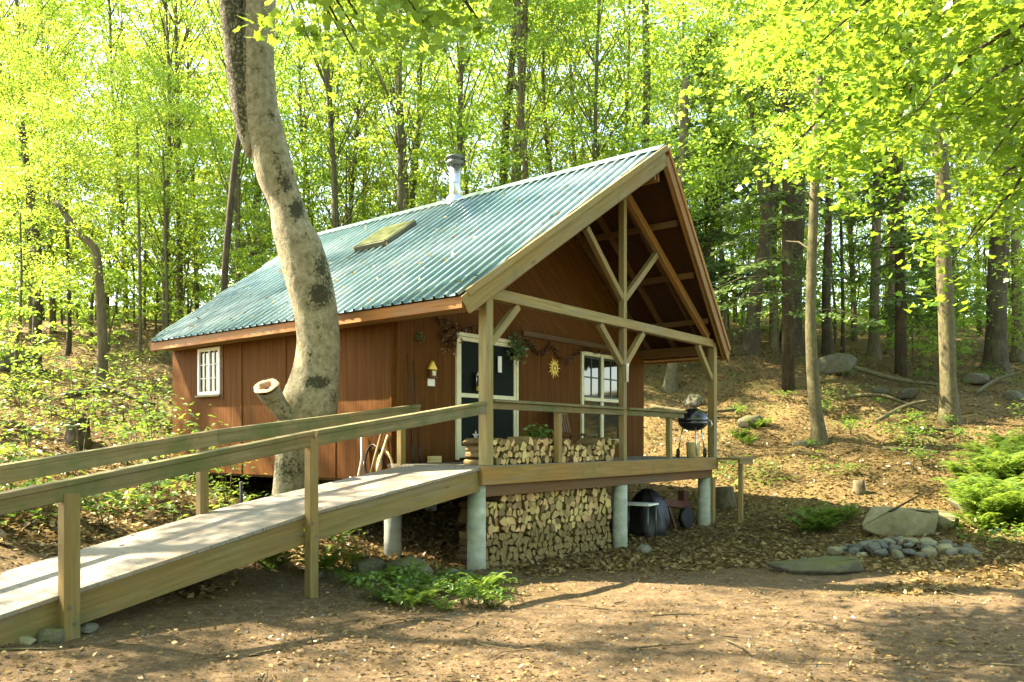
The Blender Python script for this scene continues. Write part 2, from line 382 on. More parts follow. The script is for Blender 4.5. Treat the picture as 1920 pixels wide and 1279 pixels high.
def make_ground():
    A = np.r_[np.linspace(-70, -16, 28), np.linspace(-15.6, 18, 190), np.linspace(19, 75, 28)]
    B = np.r_[np.linspace(-34, 0, 24), np.linspace(.3, 26, 180), np.linspace(26.6, 44, 34), np.linspace(46, 120, 24)]
    la, dd = np.meshgrid(A, B); z = ground_ld(la.ravel(), dd.ravel())
    P = CAM[None] + la.ravel()[:, None] * RT + dd.ravel()[:, None] * FW; P[:, 2] = z
    nx, ny = len(A), len(B); i = np.arange(nx * ny).reshape(ny, nx)
    q = np.stack([i[:-1, :-1], i[:-1, 1:], i[1:, 1:], i[1:, :-1]], -1).reshape(-1, 4)
    me = bpy.data.meshes.new('ground'); me.from_pydata(P.tolist(), [], q.tolist())
    at_ = me.attributes.new('dirt', 'FLOAT', 'POINT'); at_.data.foreach_set('value', dirt_mask(la.ravel(), dd.ravel()).astype(np.float32))
    me.polygons.foreach_set('use_smooth', [True] * len(me.polygons)); me.update()
    n = NT('forest_floor'); v = n.vec('Object'); f = n.noise(v, 9, 8, .75); g = n.noise(v, 38, 6, .75); k = n.noise(v, .8, 5, .6)
    dirt = n.ramp(f, [(.25, (.055, .036, .019)), (.5, (.135, .092, .051)), (.75, (.25, .182, .112))])
    dirt = n.mix(n.math('MULTIPLY', n.ramp(g, [(.5, (0, 0, 0)), (.7, (1, 1, 1))]), .45), dirt, (.29, .215, .138))
    lit = n.ramp(g, [(.25, (.045, .03, .013)), (.5, (.11, .077, .032)), (.75, (.22, .165, .075))])
    lit = n.mix(n.ramp(k, [(.5, (0, 0, 0)), (.72, (.5, .5, .5))]), lit, (.13, .13, .035))
    col = n.mix(n.attr('dirt'), lit, dirt); h = n.math('ADD', f, n.math('MULTIPLY', g, .6))
    me.materials.append(n.bsdf(col, .95, .12, bump=h, bstr=.9, bdist=.05))
    return tag(link('ground', me), kind='structure')
make_ground()

# ------------------------------------------------------------------ leaves
def frames(axis, normal):
    a = axis / (np.linalg.norm(axis, axis=1, keepdims=True) + 1e-9)
    s_ = np.cross(normal, a); s_ /= (np.linalg.norm(s_, axis=1, keepdims=True) + 1e-9)
    return a, s_, np.cross(a, s_)
RHOMB = (np.array([[0, 0, 0], [.42, .30, .05], [1, 0, -.06], [.42, -.30, .05]]), [(0, 1, 2), (0, 2, 3)])
OVAL = (np.array([[0, 0, 0], [.25, .22, .04], [.6, .24, .03], [1, 0, -.1], [.6, -.24, .03], [.25, -.22, .04]]), [(0, 1, 2, 3), (0, 3, 4, 5)])
_ml = np.array([[0, 0], [.02, .22], [-.08, .42], [.18, .36], [.30, .60], [.48, .44], [.56, .22], [.72, .26], [1, 0]], float)
MAPLE = (np.array([[p[0], p[1], .16 * p[1]] for p in _ml] + [[p[0], -p[1], .16 * p[1]] for p in _ml[1:-1][::-1]]), [tuple(range(9)), (0, 8, 9, 10, 11, 12, 13, 14, 15)])
NEEDLE = (np.array([[0, 0, 0], [.5, .10, 0], [1, 0, -.05], [.5, -.10, 0]]), [(0, 1, 2, 3)])
def leaf_mesh(name, cen, axis, normal, size, mat, shape=RHOMB, var=None, rg=RNG):
    a, s_, n_ = frames(axis, normal); T, F = shape; N = len(cen); k = len(T)
    size = np.broadcast_to(size, (N,))
    P = cen[:, None, :] + size[:, None, None] * (T[None, :, 0:1] * a[:, None] + T[None, :, 1:2] * s_[:, None] + T[None, :, 2:3] * n_[:, None])
    me = bpy.data.meshes.new(name); me.vertices.add(N * k); me.vertices.foreach_set('co', P.astype(np.float32).ravel())
    loops = np.concatenate([np.array(f) for f in F]); cnt = np.array([len(f) for f in F]); off = (np.arange(N) * k)[:, None]
    li = (off + loops[None]).ravel(); tot = np.tile(cnt, N); st = np.r_[0, np.cumsum(tot)[:-1]]
    me.loops.add(len(li)); me.loops.foreach_set('vertex_index', li.astype(np.int32))
    me.polygons.add(len(tot)); me.polygons.foreach_set('loop_start', st.astype(np.int32))
    me.update(calc_edges=True)
    if var is None: var = rg.random(N)
    at_ = me.attributes.new('var', 'FLOAT', 'POINT'); at_.data.foreach_set('value', np.repeat(var, k).astype(np.float32))
    me.materials.append(mat); return me
def rand_dirs(N, rg):
    v = rg.normal(size=(N, 3)); return v / np.linalg.norm(v, axis=1, keepdims=True)
def clump_leaves(cents, radius, per, size, rg, flat=.28, tilt=.55, droop=.25):
    """layered sprays of leaves round each clump centre"""
    cs, vs = [], []
    for c in cents:
        n = max(4, int(per * rg.uniform(.6, 1.4))); r = radius * rg.uniform(.7, 1.3)
        p = rg.normal(size=(n, 3)) * np.array([r, r, r * flat]) * .55
        sx, sy = rg.uniform(-.25, .25, 2); p[:, 2] += p[:, 0] * sx + p[:, 1] * sy - droop * (p[:, 0] ** 2 + p[:, 1] ** 2) / max(r, .1)
        cs.append(c + p); vs.append(np.clip(rg.normal(rg.uniform(.25, .75), .2, n), 0, 1))
    cs = np.concatenate(cs); N = len(cs); ax = rg.normal(size=(N, 3)); ax[:, 2] = ax[:, 2] * .35 - .25
    nm = np.array([0, 0, 1.0]) + rg.normal(size=(N, 3)) * tilt
    return cs, ax, nm, size * rg.uniform(.65, 1.3, N), np.concatenate(vs)
def crown_centers(n, R, z0, z1, rg, shape=1.0):
    out = []
    while len(out) < n:
        t = rg.random(); prof = math.sin(math.pi * (t * .86 + .1)) ** .7 * shape
        th = rg.uniform(0, 2 * math.pi); rr = R * prof * math.sqrt(rg.uniform(.06, 1)) * (1 + .3 * math.sin(3 * th + t * 9))
        out.append((rr * math.cos(th), rr * math.sin(th), z0 + (z1 - z0) * t))
    return np.array(out)

def make_tree_meshes(seed, H=17., R=3.0, zlow=.22, ncl=190, per=85, leaf=.125, r0=.12, lean=.7, bm='bark'):
    rg = np.random.default_rng(seed); mb = MB()
    lx, ly = rg.uniform(-lean, lean, 2)
    tr = spline([(0, 0, -.5), (lx * .3, ly * .3, H * .25), (lx * 1.2, ly, H * .55), (lx, ly * 1.6, H * .95)], 16)
    mb.tube(tr, [r0 * (1.35 if i == 0 else 1) * (1 - .85 * i / 15) + .012 for i in range(16)], 10, rough=.06, seed=seed)
    cen = crown_centers(ncl, R, H * zlow, H, rg)
    for c in cen[::2]:
        zb = max(H * .2, c[2] - np.hypot(c[0], c[1]) * .7 - .4); k = min(15, int(zb / H * 16)); b = tr[k]
        mid = (b + c) / 2 + rg.normal(size=3) * .2
        mb.tube([b, mid, c], [r0 * .22, r0 * .12, .008], 5, cap=False)
    wood_me = mb.mesh('trunk', M[bm])
    cs, ax, nm, sz, va = clump_leaves(cen, R * .20, per, leaf, rg, .20, .45)
    return wood_me, leaf_mesh('crown', cs, ax, nm, sz, M['leaf'], RHOMB, va, rg)

TREES = [make_tree_meshes(s, H=h, R=r, zlow=zl, ncl=nc, per=pp, leaf=lf, bm=b) for s, h, r, zl, nc, pp, lf, b in
         ((1, 17, 3.1, .24, 118, 88, .13, 'bark'), (2, 19, 2.9, .16, 118, 88, .13, 'bark'), (3, 15, 3.3, .14, 118, 88, .13, 'bark'),
          (4, 18, 2.7, .34, 105, 92, .13, 'bark_pale'), (5, 16, 3.5, .2, 120, 85, .13, 'bark_pale'))]
SAPS = [make_tree_meshes(10 + s, H=h, R=r, zlow=zl, ncl=nc, per=42, leaf=.105, r0=.03, lean=.25, bm='bark_pale') for s, h, r, zl, nc in
        ((1, 4.2, 1.3, .15, 42), (2, 3.0, 1.1, .12, 34), (3, 5.5, 1.5, .2, 52))]

def crown_only(seed, R, z0, z1, ncl, per, leaf, mat='leaf', shape=RHOMB, cr=.22):
    rg = np.random.default_rng(seed); cen = crown_centers(ncl, R, z0, z1, rg)
    cs, ax, nm, sz, va = clump_leaves(cen, R * cr, per, leaf, rg); return leaf_mesh('crown', cs, ax, nm, sz, M[mat], shape, va, rg)

# ------------------------------------------------------------------ forest trees
def place_tree(var, lat, D, label, group, sc=1.0, rz=0., sz=1.0, pool=None, name='broadleaf_tree', sink=.1):
    wm, lm = (pool or TREES)[var]
    p = ld(lat, D, gld(lat, D) - sink)
    t = thing(name, label, 'tree' if pool is None else 'sapling', p, rz, group); t.scale = (sc, sc, sc * sz)
    link('trunk', wm, t); link('crown', lm, t); return t
rt = random.Random(31)
taken = []
def free(lat, D, r):
    return all((lat - a) ** 2 + (D - b) ** 2 > r * r for a, b in taken)
SPECIAL = []
def special(lbl, pts, wpx, D, bm='bark', crown=None, crown_px=None, seed=0, up=6.0, crown_sc=1.0, taper=.6, cvar=0, cz=0.0):
    """a trunk one can tell apart: photo bearings bottom to top, its width, its distance"""
    P = [at(x, y, D) for x, y in pts]; lat, dd = to_ld(P[0][0], P[0][1]); g = gld(lat, dd); P[0][2] = g
    base = P[0].copy(); r = wpx / 2 / FPX * D
    top = P[-1] + (P[-1] - P[-2]) / np.linalg.norm(P[-1] - P[-2]) * up if up else P[-1]
    ctrl = [V((*base[:2], g - .6))] + P + ([top] if up else [])
    ctrl = [c - base for c in ctrl]; n = 26
    sp = spline(ctrl, n); mb = MB()
    rr = [r * (1 - (1 - taper) * i / (n - 1)) * (1 + .55 * math.exp(-max(sp[i][2], 0) / .35)) for i in range(n)]
    mb.tube(sp, rr, 14, rough=.07, seed=seed)
    rg = np.random.default_rng(seed + 77)
    for k in range(5):
        i = rg.integers(int(n * .72), n - 1); th = rg.uniform(0, 6.28); L = rg.uniform(.3, .8)
        d = V((math.cos(th), math.sin(th), rg.uniform(.1, .8))); b = sp[i]
        mb.tube([b, b + d * L * .5 + V((0, 0, .1)), b + d * L], [rr[i] * .3, rr[i] * .18, .01], 6, cap=False)
    t = thing('broadleaf_tree', lbl, 'tree', base)
    mb.build('trunk', M[bm], t)
    if crown is not None:
        c = link('crown', crown, t); c.location = Vector(sp[-1]) + Vector((0, 0, cz)); c.scale = (crown_sc,) * 3; c.rotation_euler = (0, 0, seed * 1.7)
    taken.append((lat, dd)); return t
CR = [crown_only(50 + i, 3.4, -4.0, 5.0, 110, 85, .13) for i in range(3)]
special('dark leaning trunk just right of the porch gable', [(1405, 652), (1417, 560), (1437, 430), (1452, 300)], 30, 27, 'bark_dark', CR[0], seed=1)
special('slim trunk between the leaning dark trunk and the thick dark one', [(1452, 668), (1453, 580), (1440, 470)], 15, 28, 'bark', CR[1], seed=2, crown_sc=.8)
special('thickest dark trunk on the slope right of the porch', [(1483, 682), (1486, 560), (1492, 440), (1494, 330)], 40, 28, 'bark_dark', CR[2], seed=3)
special('pale slender tree rooted low on the leafy slope in front of the dark trunks', [(1536, 822), (1527, 740), (1520, 620), (1522, 500), (1526, 390)], 25, 20, 'bark_pale', CR[1], seed=4, crown_sc=.7, up=4)
special('dark trunk close behind the pale slender tree', [(1552, 672), (1549, 560), (1553, 430)], 20, 30, 'bark_dark', CR[0], seed=5, crown_sc=.9)
special('straight brown trunk with a clean stem on the right slope', [(1638, 672), (1640, 560), (1643, 440), (1645, 330)], 21, 31, 'bark', CR[1], seed=6)
special('grey brown trunk beside the straight brown trunk', [(1672, 662), (1672, 560), (1676, 440)], 18, 33, 'bark', CR[2], seed=7)
special('mottled pale trunk forking high up nearest on the right slope', [(1780, 782), (1776, 640), (1770, 500), (1768, 350), (1756, 200), (1745, 90)], 30, 21, 'bark_pale', CR[0], seed=8, taper=.75)
special('broad grey trunk with root flare near the right edge', [(1866, 692), (1868, 580), (1874, 440), (1880, 320), (1884, 200)], 40, 28, 'bark_dark', CR[2], seed=9)
special('dim trunk at the far right edge', [(1908, 690), (1906, 560), (1903, 430)], 20, 31, 'bark', CR[0], seed=10)
special('thin dark sapling stem between two brown trunks on the right', [(1580, 660), (1580, 560), (1578, 470)], 8, 33, 'bark_dark', CR[1], seed=11, crown_sc=.5, up=3)
special('thin white birch stem beside the right eave', [(1355, 640), (1356, 560), (1352, 470)], 12, 30, 'bark_pale', CR[1], seed=12, crown_sc=.6, up=3)
special('tan trunk seen under the porch eave', [(1256, 735), (1262, 680), (1268, 600), (1272, 500)], 24, 25.5, 'bark_pale', CR[2], seed=13)
special('tall pale stem rising behind the roof peak', [(1205, 640), (1210, 280), (1213, 150), (1210, 20)], 15, 33, 'bark_pale', CR[0], seed=14, taper=.8)
special('brown trunk behind the roof ridge right of the chimney', [(965, 560), (968, 330), (974, 240), (978, 150)], 22, 32, 'bark', CR[1], seed=15)
special('dark trunk touching the brown one behind the ridge', [(940, 560), (944, 340), (948, 250), (955, 170)], 19, 34, 'bark_dark', CR[2], seed=16)
special('thin trunk behind the ridge left of the chimney', [(757, 600), (760, 380), (757, 300), (752, 220)], 15, 32, 'bark', CR[0], seed=17)
special('crooked grey snag trunk in the woods at far left', [(66, 692), (70, 600), (72, 500), (62, 400), (58, 370)], 19, 25, 'bark_dark', CR[1], seed=18, crown_sc=.5, up=2.5)
special('brown trunk bent sharply left at its top', [(190, 714), (192, 620), (185, 520), (178, 466), (150, 440), (128, 410)], 20, 23, 'bark', CR[2], seed=19, crown_sc=.6, up=.6, taper=.5)
special('dark slanting trunk beyond the roof left of the big beech', [(415, 640), (420, 545), (428, 430), (441, 300), (458, 200), (468, 120)], 14, 22, 'bark_dark', CR[0], seed=20, crown_sc=.8)
special('thin straight stem in the woods left of the cabin', [(262, 690), (263, 560), (260, 400)], 7, 27, 'bark', CR[1], seed=21, crown_sc=.5, up=3)
special('thin pale stem close to the left roof end', [(312, 660), (313, 560), (310, 440)], 6, 27, 'bark_pale', CR[2], seed=22, crown_sc=.5, up=3)
special('slim dark stem between the snag and the bent trunk', [(128, 690), (130, 600), (127, 480)], 10, 28, 'bark_dark', CR[0], seed=23, crown_sc=.6, up=4)

n_far = 0
for D0, D1, cnt, rmin in ((20, 27, 5, 3.2), (27, 36, 22, 2.8), (36, 50, 34, 2.8)):
    made = tries = 0
    while made < cnt and tries < 4000:
        tries += 1; D = rt.uniform(D0, D1); lat = rt.uniform(-.72, .72) * D
        if D < 27 and abs(lat) < 15.5: continue
        if D > 27 and lat > 5 and rt.random() < .6: continue
        if not free(lat, D, rmin): continue
        taken.append((lat, D)); made += 1
        side = 'left of the cabin' if lat < -5 else ('above the cabin roof' if lat < 6 else 'up the right hand slope')
        lab = {0: 'leafy green tree in the woods ', 1: 'leafy tree deeper in the woods ', 2: 'distant leafy tree in the woods '}[0 if D0 == 20 else 1 if D0 == 27 else 2] + side
        place_tree(rt.randrange(5), lat, D, lab, 'forest trees ' + side, rt.uniform(.9, 1.2), rt.uniform(0, 6.28), rt.uniform(.95, 1.15))
# understory saplings
made = tries = 0
while made < 150 and tries < 9000:
    tries += 1; D = rt.uniform(17, 46); lat = rt.uniform(-.70, .70) * D
    if -8.6 < lat < 4.5 and D < 25: continue
    if lat > 3 and D < 26: continue
    if lat < -5 and D < 26 and lat > -.62 * D: continue
    if not free(lat, D, .9): continue
    made += 1; taken.append((lat, D))
    side = 'left of the cabin' if lat < -5 else ('behind the cabin' if lat < 6 else 'on the right slope')
    place_tree(rt.randrange(3), lat, D, 'thin understory sapling with bright leaves ' + side, 'understory saplings ' + side, rt.uniform(.8, 1.4) * (1.25 if D > 32 else 1), rt.uniform(0, 6.28), 1.0, SAPS, 'sapling')

# far woods that read as one mass
def far_woods():
    rg = np.random.default_rng(5); cen = []
    for k in range(5200):
        D = rg.uniform(48, 72); lat = rg.uniform(-.85, .85) * D; z = gld(lat, D) + (25 * rg.random() ** (1.5 if k % 3 else 3) if k < 3400 else rg.uniform(10, 37))
        cen.append(ld(lat, D, z))
    for k in range(1500):  # unseen foliage behind and beside the camera, added to cut low sky light
        a = rg.uniform(math.radians(75), math.radians(285)); r_ = rg.uniform(17, 26); D, lat = math.cos(a) * r_ * 1.1, math.sin(a) * r_ * 1.25
        if lat < -12 and D > -14: continue
        cen.append(ld(lat, D, -1 + 17 * rg.random()))
    cs, ax, nm, sz, va = clump_leaves(np.array(cen), 1.5, 46, .34, rg)
    return tag(link('far_woods', leaf_mesh('far_woods', cs, ax, nm, sz, M['leaf'], RHOMB, va, rg)), 'hazy mass of distant woodland foliage with an added unseen ring behind the camera', 'woods', kind='stuff')
far_woods()

# hemlocks
def hemlock(seed, H, R):
    rg = np.random.default_rng(seed); mb = MB(); mb.tube([(0, 0, -.4), (.05, 0, H * .5), (0, .05, H)], [.2, .13, .02], 10)
    cs, ax, nm, sz = [], [], [], []
    for k in range(50):
        t = rg.uniform(.18, 1); z = H * t; L = R * (1 - t) ** .7 * rg.uniform(.6, 1.1) + .25; th = rg.uniform(0, 6.28)
        d = V((math.cos(th), math.sin(th), -.12)); p = V((0, 0, z)); mb.tube([p, p + d * L * .6, p + d * L + V((0, 0, -.12 * L))], [.03, .018, .004], 4, cap=False)
        sd = V((-math.sin(th), math.cos(th), 0))
        n = int(150 * L / R) + 25; u = rg.random(n) ** .8; w = (rg.random(n) - .5) * 2 * (.18 + .75 * L * .35 * np.sin(np.clip(u, .05, 1) * 3.0))
        q = p + d * (u * L)[:, None] + sd * w[:, None]; q[:, 2] -= .12 * L * u ** 2 + rg.random(n) * .12 + np.abs(w) * .15
        cs.append(q); ax.append(d * .6 + sd * np.sign(w)[:, None] * .8 + rg.normal(size=(n, 3)) * .3); nm.append(V((0, 0, 1)) + rg.normal(size=(n, 3)) * .3); sz.append(rg.uniform(.12, .24, n))
    return mb.mesh('trunk', M['bark_dark']), leaf_mesh('crown', np.concatenate(cs), np.concatenate(ax), np.concatenate(nm), np.concatenate(sz), M['leaf_hemlock'], RHOMB, None, rg)
HM = [hemlock(3, 13, 3.0), hemlock(4, 10, 2.6)]
for v, px, D, lab, s_ in ((0, 1478, 24, 'dark hemlock with drooping grey green boughs above the thick dark trunk', 1.0), (1, 1690, 26, 'dark hemlock with level boughs right of the straight brown trunk', 1.05), (1, 1330, 30, 'grey green hemlock behind the right eave', 1.2)):
    lat = (px - 960) / FPX * D; t = thing('hemlock_tree', lab, 'tree', ld(lat, D, gld(lat, D))); t.scale = (s_,) * 3; t.rotation_euler = (0, 0, v * 2 + px)
    link('trunk', HM[v][0], t); link('crown', HM[v][1], t)

# ------------------------------------------------------------------ big beech in front of the cabin
def beech():
    D = 10.75; g = gld(*to_ld(*at(545, 900, D)[:2])); base = at(545, 930, D); base[2] = g
    rows = [(538, 985, 40), (540, 930, 34), (545, 870, 33), (558, 810, 44), (580, 758, 58), (592, 700, 49), (597, 640, 45), (591, 580, 46), (577, 520, 49), (562, 465, 48), (548, 430, 43), (536, 380, 36), (518, 330, 40), (501, 262, 40), (488, 200, 37), (481, 120, 36), (483, 60, 35), (486, 0, 34), (492, -90, 32), (505, -190, 29), (512, -330, 25), (500, -480, 19)]
    ctrl = [np.r_[at(x, y, D) - base, .87 * w / FPX * D] for x, y, w in rows]
    sp = spline(ctrl, 210); t = thing('beech_tree', 'big leaning beech with pale blotchy bark standing by the ramp', 'tree', base)
    mb = MB(); mb.tube([s[:3] for s in sp], [s[3] for s in sp], 56, rough=.022, seed=5)
    st = spline([np.r_[at(x, y, D - .05) - base, w / FPX * D] for x, y, w in [(478, 290, 16), (462, 225, 22), (452, 150, 23), (444, 80, 24), (434, 0, 24), (420, -90, 23), (395, -220, 20), (360, -380, 15)]], 26)
    mb.tube([s[:3] for s in st], [s[3] for s in st], 16, rough=.05, seed=6)
    for b, tip, r in ((505, (700, -420), .12), (495, (260, -430), .1), (510, (600, -620), .1)):
        p0 = at(b, -300, D) - base; p1 = at(*tip, D - 1.5) - base; mb.tube([p0, (p0 + p1) / 2 + V((0, 0, .4)), p1], [r, r * .7, r * .3], 9, cap=False)
    me = mb.mesh('trunk', M['beech']); n = len(me.vertices); co = np.empty(n * 3); me.vertices.foreach_get('co', co); co = co.reshape(-1, 3) + base
    moss = np.zeros(n)
    lat_, D_ = (co - CAM) @ RT, (co - CAM) @ FW; u = 960 + FPX * lat_ / D_; v = HOR - FPX * (co[:, 2] - CAM[2]) / D_
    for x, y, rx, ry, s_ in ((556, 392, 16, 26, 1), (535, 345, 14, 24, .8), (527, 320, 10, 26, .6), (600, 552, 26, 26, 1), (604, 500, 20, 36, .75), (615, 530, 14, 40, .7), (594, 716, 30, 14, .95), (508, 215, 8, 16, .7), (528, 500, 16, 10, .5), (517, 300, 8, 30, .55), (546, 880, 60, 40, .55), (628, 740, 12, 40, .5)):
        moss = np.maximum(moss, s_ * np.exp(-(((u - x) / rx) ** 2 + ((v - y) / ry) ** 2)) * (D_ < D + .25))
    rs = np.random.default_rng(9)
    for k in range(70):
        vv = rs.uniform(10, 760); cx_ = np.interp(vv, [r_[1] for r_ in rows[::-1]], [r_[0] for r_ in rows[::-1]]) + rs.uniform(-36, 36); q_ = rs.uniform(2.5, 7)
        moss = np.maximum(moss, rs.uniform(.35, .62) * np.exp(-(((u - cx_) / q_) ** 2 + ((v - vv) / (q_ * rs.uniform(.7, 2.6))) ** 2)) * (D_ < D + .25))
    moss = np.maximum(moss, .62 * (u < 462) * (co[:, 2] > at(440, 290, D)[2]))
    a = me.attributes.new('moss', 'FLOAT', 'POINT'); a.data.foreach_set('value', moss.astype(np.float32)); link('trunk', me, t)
    # sawn-off limb
    d = D - .2; P = [at(566, 815, d + .1) - base, at(545, 792, d) - base, at(527, 768, d - .1) - base, at(510, 745, d - .22) - base, at(499, 724, d - .36) - base]
    mb = MB(); mb.tube(P, [.14, .125, .115, .15, .165], 20, cap=False, rough=.07, seed=9)
    me = mb.mesh('limb_stub', M['beech']); mo = me.attributes.new('moss', 'FLOAT', 'POINT'); mo.data.foreach_set('value', [.36] * len(me.vertices)); stub = link('limb_stub', me, t)
    ax = nrm(P[-1] - P[-2] + V((0, 0, .05))); mb = MB(); e1 = nrm(np.cross(ax, V((1, .3, 0)))); e2 = np.cross(ax, e1); c = P[-1] + ax * .002
    ring = lambda r, h, j: [c + ax * h + (e1 * math.cos(k * .3142) + e2 * math.sin(k * .3142)) * r * (1 + j * math.sin(k * 1.7 + 1)) for k in range(20)]
    R_ = [ring(.165, 0, .06), ring(.14, .012, .10), ring(.09, .004, .2), ring(.065, -.06, .25)]; vs = sum(R_, []); fs = []; uv = []
    for q in range(3):
        for k in range(20): fs.append((q * 20 + k, q * 20 + (k + 1) % 20, (q + 1) * 20 + (k + 1) % 20, (q + 1) * 20 + k))
    mb.add(vs, fs, None, 0, True); mb.add(R_[3], [tuple(range(20))], None, 1)
    mb.build('cut_face', [M['cutwood'], M['hollow']], stub)
    cr = crown_only(71, 4.6, 0, 6.5, 150, 80, .10, 'leaf_near', OVAL); c = link('crown', cr, t); c.location = Vector(at(500, -560, D) - base) + Vector((0, 0, .2))
M['cutwood'] = wood('pale_cut_wood', (.20, .11, .06), (.34, .23, .15), (.46, .36, .26), 0)
M['hollow'] = plain('dark_hollow', (.03, .02, .012), .95)
beech()

# ------------------------------------------------------------------ CABIN
W, P, LW = 7.0, 1.67, 7.6
EV, ZE, ZA, PR, LB, LR = .436, 2.105, 4.866, .672, 7.6, 8.2
SL = (ZA - ZE) / (W / 2 + EV)
cabin = thing('wooden_cabin', 'red brown wooden cabin with green metal roof and timber framed porch', 'cabin')
def roof_pt(side, u, y):                   # u 0 at eave .. 1 at ridge; side -1 left, +1 right
    x = (-EV + u * (W / 2 + EV)); z = ZE + u * (ZA - ZE)
    return V((x if side < 0 else W - x, y, z))
# walls
mb = MB()
def wall_strip(mb, pts, thick): mb.plate(pts, thick)
# plates: uv u should run vertically -> first edge vertical
def wallpoly(poly, thick, mat='siding', name='wall', parent=cabin):
    m = MB(); m.plate(poly, thick); return m.build(name, M[mat], parent)
ZB = -.24
def zroof(x): return ZE + SL * (min(x, W - x) + EV) - .16
# side wall in 1.22 m plywood sheets as one wall (left) with an opening for the window
def side_wall(x, y0, y1, ztop, win, outward):
    m = MB(); t = .045
    ys = [y0, win[0], win[1], y1] if win else [y0, y1]
    def rect(a, b, z0, z1):
        if outward < 0: m.plate([(x, a, z0), (x, a, z1), (x, b, z1), (x, b, z0)], t)
        else: m.plate([(x, b, z0), (x, b, z1), (x, a, z1), (x, a, z0)], t)
    if win:
        rect(y0, win[0], ZB, ztop); rect(win[1], y1, ZB, ztop); rect(win[0], win[1], ZB, win[2]); rect(win[0], win[1], win[3], ztop)
    else: rect(y0, y1, ZB, ztop)
    return m
WZ = zroof(0)
side_wall(0, P, LW, WZ, (5.99, 6.69, 1.13, 1.95), -1).build('wall', M['siding'], cabin)
side_wall(W, P, LW, WZ, None, 1).build('wall', M['siding'], cabin)
# trim batten at panel joints and corner board
m = MB()
for y in (P + .02, 2.9, 4.12, 5.34): m.box(-.058, -.046, y, y + .035, ZB, WZ, 'z')
m.build('corner_board', M['siding'], cabin)
# front wall with door, window openings
def front_wall(y, holes):
    m = MB(); t = .045
    xs = sorted({0.0, W} | {h[0] for h in holes} | {h[1] for h in holes})
    for a, b in zip(xs[:-1], xs[1:]):
        hs = [h for h in holes if h[0] <= a + 1e-6 and h[1] >= b - 1e-6]; z = ZB
        segs = []
        for h in sorted(hs, key=lambda q: q[2]):
            if h[2] > z: segs.append((z, h[2]))
            z = h[3]
        segs.append((z, WZ))
        for z0, z1 in segs: m.plate([(a, y, z0), (a, y, z1), (b, y, z1), (b, y, z0)][::-1] if False else [(b, y, z0), (b, y, z1), (a, y, z1), (a, y, z0)], t)
    m.plate([(W, y, WZ), (W / 2, y, zroof(W / 2)), (0, y, WZ)], t)
    return m
front_wall(P, [(1.19, 2.70, .03, 1.97), (4.61, 6.06, .28, 1.98)]).build('wall', M['siding'], cabin)
m = MB(); m.plate([(0, LW, ZB), (0, LW, WZ), (W / 2, LW, zroof(W / 2)), (W, LW, WZ), (W, LW, ZB)], .045); m.build('wall', M['siding'], cabin)
# floor of the cabin, sills under it
m = MB(); m.box(.05, W - .05, P + .05, LW - .05, -.28, -.03, 'y'); m.build('floor', M['dark_timber'], cabin)
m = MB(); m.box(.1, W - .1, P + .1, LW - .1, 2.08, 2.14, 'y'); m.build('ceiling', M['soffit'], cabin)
# no partition is built: the dim room is the panes' own dark opaque colour
# roof sheets: ribbed profile, ribs run up the slope, prow-shaped ends
def roof_sheet(side):
    pitch = .19; y0, y1 = -PR, LR; prof = []
    k = 0; y = y0
    while y < y1:
        for dy, h in ((0, 0), (.126, 0), (.130, .036), (.160, .036), (.178, 0)):
            if y + dy < y1: prof.append((y + dy, h))
        y += pitch
    prof.append((y1, 0)); nrml = nrm(np.cross(roof_pt(side, 1, 0) - roof_pt(side, 0, 0), V((0, 1, 0)))); nrml = nrml if nrml[2] > 0 else -nrml
    m = MB(); nu = 7; vs = []; fs = []
    for yy, h in prof:
        lo = 0.0
        if yy < 0: lo = -yy / PR
        if yy > LB: lo = max(lo, (yy - LB) / (LR - LB))
        lo = min(lo, .985)
        for j in range(nu + 1):
            u = lo - .012 + (1.0 - lo + .012) * j / nu
            dn = .003 * math.sin(yy * 2.1 + j * 1.3)
            vs.append(roof_pt(side, u, yy) + nrml * (h + .035 + dn * .5))
    for i in range(len(prof) - 1):
        for j in range(nu):
            a = i * (nu + 1) + j; f = (a, a + 1, a + nu + 2, a + nu + 1); fs.append(f if side > 0 else f[::-1])
    m.add(vs, fs); o = m.build('roof_sheet', M['roof'], None)
    sol = o.modifiers.new('thick', 'SOLIDIFY'); sol.thickness = .004; sol.offset = -1; return o
roof_o = MB(); 
# roof deck (underside boards) is the roof part itself; metal sheets, ridge cap, skylight and chimney hang on it
def deck_plate(m, side):
    poly = [roof_pt(side, 0.004, .06), roof_pt(side, 1, -PR + .06), roof_pt(side, 1, LR - .06), roof_pt(side, 0.004, LB - .06)]
    nr = nrm(np.cross(poly[1] - poly[0], poly[2] - poly[0]))
    if nr[2] < 0: poly = poly[::-1]
    m.plate([p - V((0, 0, .02)) for p in poly], .03)
deck_plate(roof_o, -1); deck_plate(roof_o, 1)
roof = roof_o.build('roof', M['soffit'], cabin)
for s_ in (-1, 1): roof_sheet(s_).parent = roof
m = MB(); nA = 10
for s_ in (-1, 1):
    a = [roof_pt(s_, .955, -PR - .01), roof_pt(s_, .955, LR + .01)]; b = [roof_pt(s_, 1.0, -PR - .01), roof_pt(s_, 1.0, LR + .01)]
    q = [p + V((0, 0, .082)) for p in (a[0], a[1])] + [p + V((0, 0, .088)) for p in (b[1], b[0])]
    if nrm(np.cross(q[1] - q[0], q[2] - q[0]))[2] < 0: q = q[::-1]
    m.plate(q, .004)
m.build('ridge_cap', M['roof'], roof)
